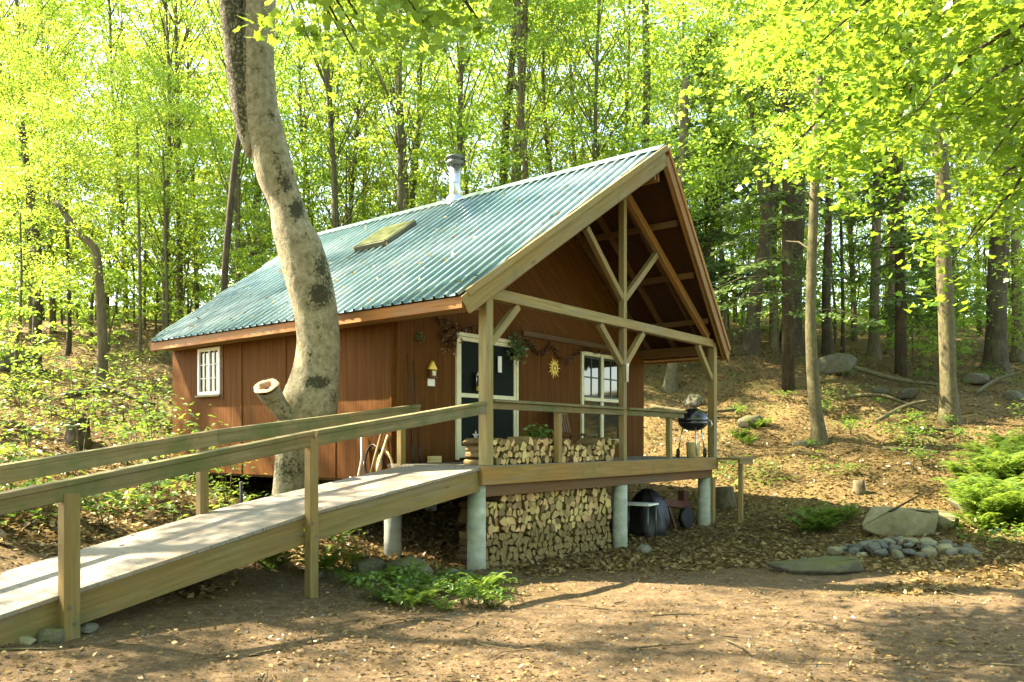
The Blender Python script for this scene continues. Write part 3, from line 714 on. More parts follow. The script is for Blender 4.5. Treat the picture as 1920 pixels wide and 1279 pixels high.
# skylight on the left slope
def on_slope(x, y, lift=0.): return V((x, y, ZE + SL * (x + EV))) + V((-SL, 0, 1)) / math.hypot(SL, 1) * lift
sky = MB()
xa, xb, ya, yb = 1.80, 2.50, 3.74, 4.56
for p, q in (((xa, ya), (xb, ya)), ((xa, yb), (xb, yb)), ((xa, ya), (xa, yb)), ((xb, ya), (xb, yb))):
    sky.beam(on_slope(*p, .085), on_slope(*q, .085), .06, .13, (-SL, 0, 1))
sk = sky.build('skylight', M['skyframe'], roof, .006)
m = MB(); m.plate([on_slope(xa, ya, .14), on_slope(xb, ya, .14), on_slope(xb, yb, .14), on_slope(xa, yb, .14)], .02); m.build('pane', M['skyglass'], sk)
_rg = np.random.default_rng(15); _n = 190; _y = _rg.uniform(-.2, 7.8, _n); _u = np.clip(_rg.beta(1.1, 1.6, _n), .03, .97); _x = -EV + _u * (W / 2 + EV)
_ok = (_y > -PR * _u + .05); _y, _x = _y[_ok], _x[_ok]; _p = np.stack([_x, _y, ZE + SL * (_x + EV) + .095], -1); _k = len(_p)
lf = link('fallen_leaves', leaf_mesh('roof_leaves', _p, _rg.normal(size=(_k, 3)) * V((1, 1, .5)), V((-SL, 0, 1)) + _rg.normal(size=(_k, 3)) * .2, _rg.uniform(.05, .11, _k), M['leaf_dead'], RHOMB, None, _rg), roof); lf['kind'] = 'stuff'
# chimney
m = MB(); c0 = (W / 2 - .02, 3.72, 0); m.lathe([(.0, 4.70), (.115, 4.70), (.115, 5.53), (.10, 5.53)], c0, 24); m.lathe([(.19, 4.80), (.18, 4.93), (.118, 4.985)], c0, 24)
m.tube([V(c0) + V((0, 0, 5.2)), V(c0) + V((0, 0, 5.215))], .119, 24)
ch = m.build('chimney', M['steel'], roof)
m = MB(); m.lathe([(.09, 5.53), (.155, 5.56), (.165, 5.60), (.165, 5.63), (.12, 5.64), (.12, 5.67), (.185, 5.68), (.185, 5.71), (.10, 5.745), (.0, 5.755)], c0, 24); m.build('chimney_cap', M['darksteel'], ch)
# barge boards (prow shaped), fascias
def slopebeam(m, side, u0, y0, u1, y1, h, w, drop):
    a, b = roof_pt(side, u0, y0), roof_pt(side, u1, y1); m.beam(a - V((0, 0, drop)), b - V((0, 0, drop)), w, h, (0, 0, 1))
for s_, mat in ((-1, 'timber'), (1, 'timber_warm')):
    m = MB(); slopebeam(m, s_, -.002, -.035, .997, -PR - .035, .235, .04, .115); slopebeam(m, s_, .02, .01, .985, -PR + .01, .20, .035, .17)
    m.build('barge_board', M[mat], cabin, .004)
    m = MB(); slopebeam(m, s_, .002, -.06, .998, -PR - .05, .085, .06, -.025); m.build('barge_trim', M[mat if s_ < 0 else 'fascia'], cabin, .003)
    m = MB(); slopebeam(m, s_, 0, LB + .02, .998, LR + .02, .2, .04, .10); m.build('barge_board', M['timber_warm'], cabin, .004)
for s_ in (-1, 1):
    x = -EV - .012 if s_ < 0 else W + EV + .012
    m = MB(); m.box(x - .018, x + .018, .0, LB, ZE - .155, ZE - .012, 'y'); m.build('fascia', M['fascia'], cabin, .003)
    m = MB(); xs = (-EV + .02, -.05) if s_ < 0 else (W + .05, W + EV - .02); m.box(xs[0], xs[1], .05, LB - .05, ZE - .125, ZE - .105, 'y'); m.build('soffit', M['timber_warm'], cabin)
# rafters and purlins under the porch roof
m = MB()
for y in (.35, .98, 1.58):
    for s_ in (-1, 1): slopebeam(m, s_, .04, y, .985, y, .12, .045, .10)
for u in (.25, .5, .75):
    for s_ in (-1, 1): m.beam(roof_pt(s_, u, -PR * u + .1) - V((0, 0, .2)), roof_pt(s_, u, P) - V((0, 0, .2)), .05, .10)
m.build('rafters', M['dark_timber'], cabin)
m = MB(); m.beam((W / 2 - .06, -PR + .12, ZA - .36), (W / 2 - .06, P, ZA - .36), .045, .2); m.beam((W / 2 + .05, -PR + .12, ZA - .36), (W / 2 + .05, P, ZA - .36), .045, .2); m.build('ridge_beam', M['timber_warm'], cabin, .003)
# eave plates over the porch
for x in (.07, W - .07):
    m = MB(); m.box(x - .07, x + .07, .145, P, 2.02, 2.19, 'y'); m.build('eave_beam', M['dark_timber'], cabin, .004)
# porch truss: tie beam, king post, rafters, braces
def part(name, mat, fn, bevel=.005, parent=cabin): m = MB(); fn(m); return m.build(name, M[mat], parent, bevel)
part('tie_beam', 'timber', lambda m: m.box(.145, W - .145, .005, .135, 2.143, 2.294, 'x'), .008)
part('king_post', 'timber', lambda m: m.box(W / 2 - .05, W / 2 + .05, .02, .12, 2.297, 4.30, 'z'))
part('mid_post', 'timber', lambda m: m.box(W / 2 - .05, W / 2 + .05, .02, .12, .0, 2.14, 'z'))
for x, mat in ((.07, 'timber'), (W - .07, 'timber')): part('corner_post', mat, lambda m: m.box(x - .07, x + .07, .0, .14, .0, zroof(.1) - .08, 'z'), .008)
part('principal_rafter', 'timber_warm', lambda m: m.beam((.30, .07, 2.33), (W / 2 - .06, .07, 4.36), .09, .14))
part('principal_rafter', 'timber_warm', lambda m: m.beam((W - .30, .07, 2.33), (W / 2 + .06, .07, 4.36), .09, .14))
for a, b in (((3.46, 2.62), (2.40, 3.54)), ((3.54, 2.62), (4.62, 3.54)), ((3.44, 1.56), (2.78, 2.13)), ((3.56, 1.56), (4.14, 2.13)), ((.14, 1.58), (.72, 2.13)), ((W - .14, 1.52), (W - .74, 2.13))):
    part('brace', 'timber', lambda m: m.beam((a[0], .07, a[1]), (b[0], .07, b[1]), .088, .10))
# wall ledger board
part('ledger', 'dark_timber', lambda m: m.box(2.85, W - .1, P - .075, P - .047, 2.08, 2.17, 'x'))
# double screen door
door = part('door_frame', 'cream', lambda m: [m.box(1.185, 1.245, P - .085, P + .01, .03, 1.975, 'z'), m.box(2.645, 2.705, P - .085, P + .01, .03, 1.975, 'z'), m.box(1.245, 2.645, P - .085, P + .01, 1.915, 1.975, 'x')])
for x0, x1 in ((1.25, 1.935), (1.955, 2.64)):
    leaf = part('screen_door', 'cream', lambda m: [m.box(x0, x0 + .045, P - .075, P - .04, .06, 1.91, 'z'), m.box(x1 - .045, x1, P - .075, P - .04, .06, 1.91, 'z'), m.box(x0 + .045, x1 - .045, P - .075, P - .04, .06, .24, 'x'), m.box(x0 + .045, x1 - .045, P - .075, P - .04, .985, 1.05, 'x'), m.box(x0 + .045, x1 - .045, P - .075, P - .04, 1.85, 1.91, 'x')], .003)
    part('screen', 'screen', lambda m: m.box(x0 + .04, x1 - .04, P - .052, P - .047, .2, 1.86, 'x'), 0, leaf)
    part('handle', 'steel', lambda m: m.tube([(x1 - .03 if x0 < 1.5 else x0 + .03, P - .11, .98), (x1 - .03 if x0 < 1.5 else x0 + .03, P - .11, 1.12)], .012, 8), 0, leaf)
# front sliding window
fw = part('window', 'cream', lambda m: [m.box(4.61, 4.68, P - .085, P + .01, .28, 1.98, 'z'), m.box(5.99, 6.06, P - .085, P + .01, .28, 1.98, 'z'), m.box(4.68, 5.99, P - .085, P + .01, .28, .35, 'x'), m.box(5.29, 5.38, P - .08, P + .01, .35, 1.06, 'z'), m.box(4.68, 5.99, P - .085, P + .01, 1.91, 1.98, 'x'), m.box(4.68, 5.99, P - .085, P + .01, 1.06, 1.13, 'x'), m.box(5.29, 5.38, P - .08, P + .01, 1.13, 1.91, 'z')])
part('window_sill', 'cream', lambda m: m.box(4.685, 5.985, P - .11, P - .086, 1.065, 1.10, 'x'), .003, fw)
for x0, x1 in ((4.68, 5.29), (5.38, 5.99)): part('pane', 'glass', lambda m: m.box(x0 - .01, x1 + .01, P - .042, P - .036, .33, 1.08, 'x'), 0, fw)
for x0, x1 in ((4.68, 5.29), (5.38, 5.99)):
    sash = part('sash', 'greenframe', lambda m: [m.box(x0, x0 + .04, P - .06, P - .02, 1.13, 1.91, 'z'), m.box(x1 - .04, x1, P - .06, P - .02, 1.13, 1.91, 'z'), m.box(x0 + .04, x1 - .04, P - .06, P - .02, 1.13, 1.17, 'x'), m.box(x0 + .04, x1 - .04, P - .06, P - .02, 1.87, 1.91, 'x'), m.box((x0 + x1) / 2 - .012, (x0 + x1) / 2 + .012, P - .055, P - .03, 1.17, 1.87, 'z'), m.box(x0 + .04, x1 - .04, P - .053, P - .032, 1.5, 1.525, 'x')], .003, fw)
    part('pane', 'glass', lambda m: m.box(x0 + .03, x1 - .03, P - .042, P - .036, 1.15, 1.89, 'x'), 0, fw)
# side window
sw = part('window', 'white', lambda m: [m.box(-.075, .01, 5.985, 6.045, 1.125, 1.955, 'z'), m.box(-.075, .01, 6.635, 6.695, 1.125, 1.955, 'z'), m.box(-.075, .01, 6.045, 6.635, 1.895, 1.955, 'y'), m.box(-.075, .01, 6.045, 6.635, 1.125, 1.185, 'y'), m.box(-.065, .0, 6.315, 6.365, 1.185, 1.895, 'z')] + [m.box(-.058, -.042, yy - .009, yy + .009, 1.185, 1.895, 'z') for yy in (6.18, 6.50)] + [m.box(-.057, -.043, a, b, zz - .009, zz + .009, 'y') for zz in (1.42, 1.66) for a, b in ((6.045, 6.171), (6.189, 6.315), (6.365, 6.491), (6.509, 6.635))])
part('window_sill', 'timber', lambda m: m.box(-.11, -.04, 5.95, 6.73, 1.09, 1.122, 'y'), .004, sw)
part('window_trim', 'garland', lambda m: m.box(-.06, -.04, 5.90, 5.98, 1.05, 2.03, 'z'), .003, sw)
part('pane', 'glass', lambda m: m.box(-.04, -.034, 6.03, 6.65, 1.17, 1.91, 'y'), 0, sw)
# porch deck
m = MB(); y = .0
while y < P - .06: m.box(-.125, W + .03, y, y + .136, -.036, .0, 'x'); y += .142
m.build('deck_boards', M['deck'], cabin, .003)
m = MB(); m.box(-.128, W - .08, -.042, -.002, -.24, -.005, 'x'); m.build('rim_joist', M['rim'], cabin, .004)
m = MB(); m.box(-.128, -.088, 0, P, -.24, -.037, 'y'); m.box(W - .08, W - .04, -.04, P, -.24, -.037, 'y'); m.build('rim_joist', M['rim'], cabin, .004)
m = MB()
for x in np.arange(.4, W, .41): m.box(x, x + .04, .002, P, -.235, -.04, 'y')
m.build('joists', M['dark_timber'], cabin)
m = MB(); m.box(-.05, W - .1, .06, .20, -.40, -.242, 'x'); m.build('beam', M['dark_timber'], cabin, .005)
# landing board right of the porch with its little post
part('landing', 'stringer', lambda m: [m.box(W - .078, W + .72, -.50, -.36, -.05, -.01, 'x'), m.box(W - .078, W + .72, -.34, -.20, -.05, -.01, 'x'), m.box(W - .078, W + .72, -.18, -.045, -.05, -.01, 'x'), m.box(W - .05, W + .60, -.49, -.45, -.14, -.052, 'x')])
part('landing_post', 'timber', lambda m: m.box(7.20, 7.28, -.42, -.34, gz(7.2, -.4) - .2, -.053, 'z'))
# piers
def pier(x, y, ztop, r=.12, name='pier'):
    g = gz(x, y); m = MB(); m.lathe([(0, g - .3), (r * 1.02, g - .3), (r * 1.02, g + .25), (r, g + .3), (r, ztop), (0, ztop)], (x, y, 0), 24); return m.build(name, M['concrete'], cabin)
pier(-.01, .16, -.24); pier(3.53, .14, -.402); pier(6.75, .16, -.402); pier(-.06, 1.66, -.29)
pier(.12, 4.4, -.29); pier(.12, 7.3, -.29); pier(W - .2, 4.4, -.29); pier(W - .2, 7.3, -.29); pier(3.5, 4.4, -.29)
part('corner_post', 'timber', lambda m: m.box(6.83, 6.93, -.045 + .05, .10, gz(6.9, 0) - .2, -.405, 'z'))
m = MB()
for y in (1.8, 4.4, 7.3): m.box(.0, W, y - .08, y + .08, -.44, -.285, 'x')
m.build('floor_beam', M['dark_timber'], cabin)
# porch railing
part('railing', 'rail', lambda m: [m.box(.142, W / 2 - .052, -.03, .115, .82, .858, 'x'), m.box(W / 2 + .052, 5.62, -.03, .115, .82, .858, 'x'), m.box(.142, W / 2 - .052, .02, .058, .73, .818, 'x'), m.box(W / 2 + .052, 5.60, .02, .058, .73, .818, 'x')], .004)
for x in (1.68, 5.13): part('railing_post', 'timber', lambda m: m.box(x, x + .09, .06, .15, .001, .73 if x > 4 else .818, 'z'))

# ------------------------------------------------------------------ RAMP
ramp = thing('access_ramp', 'grey boarded wooden ramp with mossy handrails climbing to the porch', 'ramp')
def zr(s): return float(np.interp(s, [0, 2.745, 5.016, 5.6, 6.9], [0.0, -.40, -.85, -.97, -1.2]))
RWY = 1.42
m = MB(); s = .13
while s < 6.7:
    a, b = s, s + .137; m.plate([(-a, 0, zr(a)), (-a, RWY, zr(a)), (-b, RWY, zr(b)), (-b, 0, zr(b))], -.034 if False else .034); s += .1415
m2 = m.build('ramp_boards', M['deck'], ramp, .003)
m2.location = (0, 0, -.034)
for y in (.02, RWY - .06):
    for a, b in ((.13, 2.70), (2.79, 6.7)):
        m = MB(); m.beam((-a, y + .02, zr(a) - .17), (-b, y + .02, zr(b) - .17), .04, .26); m.build('stringer', M['stringer'], ramp, .004)
# ramp posts and rails (near side, then far side)
def rpost(s, y, ztop, w=.1):
    g = gz(-s, y); bo = part('bolts', 'darksteel', lambda m: [m.tube([(-s + dx, y - w / 2 - .012, zr(s) - dz), (-s + dx, y - w / 2 + .01, zr(s) - dz)], .014, 8) for dx, dz in ((-.02, .10), (.02, .23))], 0, ramp); part('ramp_post', 'stringer', lambda m: m.box(-s - w / 2, -s + w / 2, y - w / 2, y + w / 2, g - .25, ztop, 'z'), .006, ramp)
rpost(2.745, -.035, .34, .1); rpost(5.03, -.035, -.08, .12); rpost(.07, RWY + .03, .74, .1) if False else None
rpost(3.05, RWY + .03, .30, .1); rpost(5.6, RWY + .03, -.2, .1)
part('ramp_post', 'stringer', lambda m: m.box(-.13, -.04, RWY + .0, RWY + .09, -.05, .74, 'z'), .006, ramp)
for p, q in (((-.0, .05, .80), (-2.70, -.02, .405)), ((-2.74, -.02, .40), (-5.54, -.02, -.085))):
    part('handrail', 'rail', lambda m: [m.beam(p, q, .14, .045), m.beam(V(p) - V((0, .035, .078)), V(q) - V((0, .035, .078)), .045, .11)], .005, ramp)
for p, q in (((.22, RWY + .03, .81), (-2.9, RWY + .03, .42)), ((-2.9, RWY + .03, .418), (-6.6, RWY + .03, -.17))):
    part('handrail', 'rail', lambda m: [m.beam(p, q, .14, .045), m.beam(V(p) - V((0, .04, .083)), V(q) - V((0, .04, .083)), .045, .12)], .005, ramp)

# ------------------------------------------------------------------ firewood
def log_mesh(kind, rg):
    n = 14; L = .40
    if kind == 'round': prof = [(math.cos(a) * .5 * rg.uniform(.93, 1.05), math.sin(a) * .5 * rg.uniform(.93, 1.05)) for a in np.linspace(0, 2 * math.pi, n, endpoint=False)]
    elif kind == 'half': prof = [(math.cos(a) * .56, math.sin(a) * .62 - .26) for a in np.linspace(0, math.pi, 9)]
    elif kind == 'quarter': prof = [(-.42, -.42)] + [(math.cos(a) * .95 - .42, math.sin(a) * .95 - .42) for a in np.linspace(0, math.pi / 2, 7)]
    else: prof = [(-.5, -.3), (.1, -.45), (.5, -.05), (.3, .4), (-.25, .42)]
    prof = [(x + rg.normal() * .02, y + rg.normal() * .02) for x, y in prof]; m = MB(); k = len(prof)
    rows = []
    for yy, s_ in ((0, .94), (.012, 1.0), (L * .5, 1 + rg.normal() * .05), (L, 1.02)):
        dx, dz = (rg.normal() * .04, rg.normal() * .04) if yy > .1 else (0, 0)
        rows.append([(x * s_ + dx, yy + (rg.normal() * .006 if yy < .1 else 0), z * s_ + dz) for x, z in prof])
    vs = sum(rows, []); fs = []
    for r in range(3):
        for i in range(k): j = (i + 1) % k; fs.append((r * k + i, r * k + j, (r + 1) * k + j, (r + 1) * k + i))
    m.add(vs, fs, None, 1); m.add(rows[0], [tuple(range(k))[::-1]], None, 0); m.add(rows[3], [tuple(range(k))], None, 0)
    return m.mesh('firewood_log', [M['logend'], M['logbark']])
rgl = np.random.default_rng(12)
LOGS = [log_mesh(k, rgl) for k in ('round', 'half', 'quarter', 'chunk', 'quarter', 'half', 'chunk', 'round', 'quarter', 'chunk')]
def stack(x0, x1, zb, zt, y, size, rg):
    out = []; z = None; row = 0; zc = 0.0; H = zt(.5 * (x0 + x1)) - zb(.5 * (x0 + x1))
    while zc < 1.4:
        h = size * rg.uniform(.86, 1.0); x = x0 + rg.uniform(0, size * .7)
        while x < x1:
            w = size * rg.choice([.55, .75, .95, 1.2, 1.6], p=[.22, .24, .24, .2, .1]); xc = x + w / 2; z = zb(xc) + zc + h / 2
            if xc < x1 and z < zt(xc) - size * .3: out.append((xc, y + rg.normal() * .018, z + rg.normal() * .010, w * 1.16, h * rg.uniform(1.05, 1.3), rg.uniform(0, 6.28), row))
            x += w * .97
        zc += h * .93; row += 1
    return out
rgs = np.random.default_rng(3)
zbl = lambda x: gz(x, .25) + .0
ztl = lambda x: -.30 - .10 * math.sin(x * 2.2) ** 2 - (.25 * max(0, (x - 3.0) / .4) ** 2) - (.12 if x < .5 else 0)
lower = stack(.14, 3.34, zbl, ztl, .20, .112, rgs)
p1 = stack(.16, 1.67, lambda x: .0, lambda x: .36 + .05 * math.sin(x * 5), .16, .098, rgs)
p2 = stack(1.76, 3.42, lambda x: .0, lambda x: .33 + .04 * math.sin(x * 4 + 1), .16, .098, rgs)
def put_log(L, lab, grp, first=[0]):
    x, y, z, w, h, a, r = L; o = bpy.data.objects.new('firewood_log', LOGS[first[0] % 10]); first[0] += 1; COL.objects.link(o)
    o.location = (x, y, z); o.rotation_euler = (0, a, random.gauss(0, .03)); s_ = (w + h) / 2; o.scale = (s_, 1, s_ * rgs.uniform(.8, 1.1)); return tag(o, lab, 'firewood', grp)
for L in p1: put_log(L, ('split log on top of' if L[2] > .24 else 'split log low in') + ' the porch woodpile next to the corner post', 'porch woodpile by the corner post')
for L in p2: put_log(L, ('split log on top of' if L[2] > .24 else 'split log low in') + ' the porch woodpile next to the middle post', 'porch woodpile by the middle post')
lower.sort(key=lambda q: -q[2]); room = 300 - len(p1) - len(p2)
print('logs', len(lower), len(p1), len(p2))
for L in lower[:room]: put_log(L, ('split log near the top of' if L[2] > -.65 else 'split log halfway up') + ' the big woodpile under the porch deck', 'big woodpile under the porch deck')
m = MB()
for i, (x, y, z, w, h, a, r) in enumerate(lower[room:]):
    src = LOGS[i % 10]; s_ = (w + h) / 2; ca, sa = math.cos(a), math.sin(a)
    vs = [(x + (v.co.x * ca + v.co.z * sa) * s_, y + v.co.y, z + (-v.co.x * sa + v.co.z * ca) * s_) for v in src.vertices]
    b = len(m.v); m.v += vs
    for p in src.polygons: m.f.append([b + k for k in p.vertices]); m.m.append(p.material_index); m.sm.append(False); m.uv.append([(0, 0)] * len(p.vertices))
if m.v: tag(m.build('firewood_bottom_rows', [M['logend'], M['logbark']]), 'bottom rows of split logs in the big woodpile under the deck', 'firewood', 'big woodpile under the porch deck', 'stuff')

# ------------------------------------------------------------------ rocks
def rock_mesh(seed, sx, sy, sz, flat=0.0):
    rg = np.random.default_rng(seed); bm = bmesh.new(); d = rand_dirs(26, rg) * rg.uniform(.78, 1.05, (26, 1)); d = np.sign(d) * np.abs(d) ** .8
    if flat: d[:, 2] = np.clip(d[:, 2], -1, flat)
    vs = [bm.verts.new((p[0] * sx, p[1] * sy, p[2] * sz)) for p in d]; r = bmesh.ops.convex_hull(bm, input=vs)
    bmesh.ops.delete(bm, geom=[v for v in bm.verts if not v.link_faces], context='VERTS')
    bmesh.ops.bevel(bm, geom=list(bm.edges), offset=min(sx, sy, sz) * .10, segments=2, affect='EDGES', profile=.6)
    me = bpy.data.meshes.new('rock'); bm.to_mesh(me); bm.free(); me.polygons.foreach_set('use_smooth', [True] * len(me.polygons)); return me
RK = [rock_mesh(i, 1, rg_, z_) for i, (rg_, z_) in enumerate(((.8, .6), (.9, .75), (.7, .55), (1, .5), (.75, .7), (.85, .65)))]
def put_rock(k, p, s_, lab, mat='rock', grp=None, rz=0., sink=.3, name='stone', own=None):
    me = own or RK[k % 6]; me = me.copy() if own is None else me
    me.materials.clear(); me.materials.append(M[mat]); o = bpy.data.objects.new(name, me); COL.objects.link(o)
    z = gz(p[0], p[1]); o.location = (p[0], p[1], z + s_ * .55 * (1 - sink * 2) if own is None else z); o.scale = (s_,) * 3; o.rotation_euler = (random.uniform(-.2, .2), random.uniform(-.2, .2), rz)
    return tag(o, lab, 'rock', grp)
def gpx(px, py, D): return ld((px - 960) / FPX * D, D)
# the big flat-topped boulder behind the fire ring
bd = rock_mesh(91, .86, .45, .36, .55); o = put_rock(0, gpx(1692, 1000, 13.6), 1.0, 'large flat topped pale boulder behind the fire ring', 'boulder', None, -YAW, own=bd, name='boulder'); o.location.z += .22; o.rotation_euler = (0, .04, -YAW)
o = put_rock(1, gpx(1768, 1000, 13.9), .32, 'rounded yellow green stone against the right end of the pale boulder', 'boulder', None, .4, name='boulder')
o = put_rock(2, gpx(1815, 975, 14.6), .42, 'low dark shaded rock between the boulder and the ferns', 'mossrock', None, 1.1, name='boulder')
rr = random.Random(4)
ring = []
for i in range(40):
    a = i * 2.399; r = .88 * math.sqrt((i + .5) / 40); ring.append((r * math.cos(a) * 1.15, r * math.sin(a) * .75))
c = gpx(1690, 1045, 11.9)
colw = ['small grey stone', 'pale rounded stone', 'dark angular stone', 'flat grey stone', 'white topped stone', 'greenish stone']
wh = {0: 'at the back of the fire ring', 1: 'at the right of the fire ring', 2: 'at the front of the fire ring', 3: 'at the left of the fire ring'}
for i, (a, b) in enumerate(ring):
    q = c + RT * a + FW * b; ang = (math.degrees(math.atan2(a, b)) + 45) % 360; w_ = wh[int(ang // 90)]
    o = put_rock(i, q, rr.uniform(.08, .165), colw[i % 6] + ' ' + w_, ('slate', 'rock', 'slate', 'boulder', 'slate')[i % 5], 'stones of the fire ring', rr.uniform(0, 6), .2)
    o.location.z += .13 * math.exp(-(a * a + 2 * b * b) / .35)
for px, py, D, s_, lab, mt in ((50, 1190, 5.95, .085, 'small rounded cream stone at the foot of the ramp', 'boulder'), (97, 1180, 6.05, .12, 'angular grey green stone at the foot of the ramp post', 'mossrock'),
        (165, 1180, 6.3, .09, 'low stone just right of the first ramp post', 'rock'), (768, 1085, 9.3, .34, 'broad mossy stone on the ground beneath the upper ramp', 'mossrock'), (850, 1068, 9.7, .12, 'upright pale stone beside the corner pier', 'rock'),
        (690, 1078, 9.4, .22, 'dark stone below the upper ramp left of the mossy one', 'mossrock'), (870, 1085, 9.6, .13, 'small mossy stone at the base of the corner pier', 'mossrock'), (930, 1088, 9.6, .16, 'flat stone in front of the big woodpile', 'mossrock'), (590, 1105, 8.8, .12, 'stone at the foot of the second ramp post', 'rock'),
        (1560, 725, 25.5, .8, 'big mossy boulder behind the pale slender tree', 'mossrock'), (1410, 785, 21.5, .42, 'dark mossy boulder half way up the slope beside the porch', 'mossrock'), (1700, 770, 23.5, .4, 'low dark rock among fallen branches on the right slope', 'mossrock'),
        (1830, 735, 25.5, .45, 'mossy rock below the broad grey trunk', 'mossrock'), (1650, 760, 24.5, .28, 'small mossy rock above the fallen branches', 'mossrock'), (1500, 830, 20, .22, 'pale stone beside the foot of the slender tree', 'boulder'), (1205, 1040, 12.4, .16, 'flat stone right of the middle pier', 'rock'),
        (1300, 800, 24, .4, 'dark rock on the slope seen through the porch end', 'mossrock'), (40, 700, 24, .8, 'shaded rock at the wood edge far left', 'mossrock'), (1900, 780, 24, .35, 'dark rock by the right frame edge above the ferns', 'mossrock')):
    put_rock(int(px), gpx(px, py, D), s_, lab, mt, None, px * .1, .34, 'boulder' if s_ > .3 else 'stone')

# logs and branches lying about
def lying(name, pts, r, lab, cat, mat='bark', n=12, rough=.1):
    P_ = [V(p) for p in pts]; base = P_[0].copy(); m = MB(); sp = spline([np.r_[p - base, 1] for p in P_], 14)
    rr_ = [r * (1 - .35 * i / 13) for i in range(14)]; m.tube([q[:3] for q in sp], rr_, n, rough=rough, seed=int(abs(base[0] * 10)))
    o = m.build(name, M[mat]); o.location = base; return tag(o, lab, cat)
def gp(px, D, up=0.):
    q = gpx(px, 0, D); q[2] = gz(q[0], q[1]) + up; return q
fr = rock_mesh(93, 1.0, .55, .30, .5); o = put_rock(0, gpx(1525, 0, 10.15), .66, 'low flat mossy rock with a dark undercut left of the fire ring', 'mossrock', None, -YAW + .1, own=fr, name='boulder'); o.location.z += .06; o.rotation_euler = (0.05, -.05, -YAW + .1)
for pts, r, lab in (([gp(1580, 22.5, .3), gp(1650, 22.2, .3), gp(1730, 22, .1)], .06, 'long fallen branch on the right slope nearest the slender tree'), ([gp(1600, 25, .5), gp(1680, 25, .25), gp(1760, 24.6, .2)], .075, 'dark fallen trunk high on the right slope'),
        ([gp(1640, 21, .05), gp(1700, 21.4, .35), gp(1745, 21.5, .5)], .06, 'crooked bare branch sticking up from the right slope'), ([gp(1830, 24, .1), gp(1870, 25, .3), gp(1930, 25, .6)], .06, 'fallen limb near the broad grey trunk'),
        ([gp(1700, 20, .05), gp(1725, 20.2, .1), gp(1800, 20.4, .05)], .05, 'thin fallen stick below the mottled forked trunk'), ([gp(1220, 23, .3), gp(1300, 22.5, .3), gp(1380, 22.6, .2)], .07, 'fallen trunk on the slope behind the porch end'), ([gp(120, 20, .2), gp(200, 20.5, .2), gp(290, 20.3, .1)], .09, 'fallen limb on the left slope below the bent trunk'),
        ([gp(1655, 19.2, .08), gp(1720, 18.8, .06), gp(1800, 18.6, .05)], .05, 'pale stick lying half way down the right slope')):
    lying('fallen_branch', pts, r, lab, 'branch', 'bark_dark' if r > .08 else 'bark_pale')
def stump(px, D, r, h, lab, mat='bark'):
    q = gp(px, D); t = MB(); t.tube([(0, 0, -.2), (0, 0, .05), (.02, 0, h * .6), (.02, .01, h)], [r * 1.5, r * 1.2, r, r * .95], 16, rough=.08, seed=int(px)); o = t.build('tree_stump', M[mat]); o.location = q; return tag(o, lab, 'stump')
stump(1610, 16.2, .11, .26, 'broken stump in the leaves behind the pale boulder'); stump(1357, 16.6, .22, .34, 'mossy chopping block on the ground behind the small landing post', 'bark')
stump(146, 15, .2, .45, 'dark rotten stump on the left bank above the handrail', 'bark_dark')

# ------------------------------------------------------------------ ferns and low plants
def fern_mesh(seed, nf=11, L=.75, wide=.19):
    rg = np.random.default_rng(seed); cs, ax, nm, sz = [], [], [], []
    for k in range(nf):
        th = k * 2.4 + rg.uniform(-.3, .3); d = V((math.cos(th), math.sin(th), 0)); sd = V((-math.sin(th), math.cos(th), 0)); Lk = L * rg.uniform(.7, 1.15); rise = rg.uniform(.75, 1.35)
        for j in range(24):
            u = (j + 1) / 25; p = d * Lk * u * (.75 + .2 * u) + V((0, 0, Lk * (rise * math.sin(u * 1.9) * .62)))
            w = wide * math.sin(min(1, u * 1.15 + .1) * 2.75) * (L / .75) + .02
            for s_ in (-1, 1): cs.append(p); ax.append(sd * s_ + d * .35 + V((0, 0, -.15))); nm.append(V((0, 0, 1)) - d * .5 * u + rg.normal(size=3) * .15); sz.append(max(w, .02))
    sh = (np.array([[0, 0, 0], [.4, .13, .01], [1, 0, -.06], [.4, -.13, .01]]), [(0, 1, 2), (0, 2, 3)])
    return leaf_mesh('fern', np.array(cs), np.array(ax), np.array(nm), np.array(sz), M['leaf_fern'], sh, None, rg)
FR = [fern_mesh(i, nf, L) for i, (nf, L) in enumerate(((11, .75), (9, .62), (13, .85)))]
def put_fern(k, p, s_, lab, grp):
    o = link('fern', FR[k % 3]); z = gz(p[0], p[1]); o.location = (p[0], p[1], z - .02); o.rotation_euler = (0, 0, k * 1.9); o.scale = (s_,) * 3; return tag(o, lab, 'fern', grp)
rf = random.Random(8); k = 0
for i in range(44):
    D = rf.uniform(13.2, 18.5); px = rf.uniform(1835 - (D - 13) * 4, 1990)
    if px < 1800 + abs(D - 15) * 18: px += 60
    k += 1; put_fern(k, gpx(px, 0, D), rf.uniform(.8, 1.25), ['bright fern in the dense bank at the right edge', 'sunlit fern low in the bank at the right edge', 'fern at the back of the right edge bank'][0 if 14.5 < D < 16.5 else 1 if D <= 14.5 else 2], 'ferns in the right edge bank')
for i in range(7): k += 1; put_fern(k, gpx(rf.uniform(1512, 1605), 0, rf.uniform(13.6, 15.2)), rf.uniform(.45, .7), 'low fern left of the pale boulder', 'ferns beside the pale boulder')
for i in range(17): k += 1; put_fern(k, gpx(rf.uniform(650, 930), 0, rf.uniform(7.7, 9.0)), rf.uniform(.2, .4), 'light green fern in the patch in front of the upper ramp', 'ferns before the upper ramp')
for i in range(6): k += 1; put_fern(k, gpx(rf.uniform(420, 640), 0, rf.uniform(8.4, 9.4)), rf.uniform(.3, .5), 'small fern under the middle of the ramp', 'ferns under the ramp')
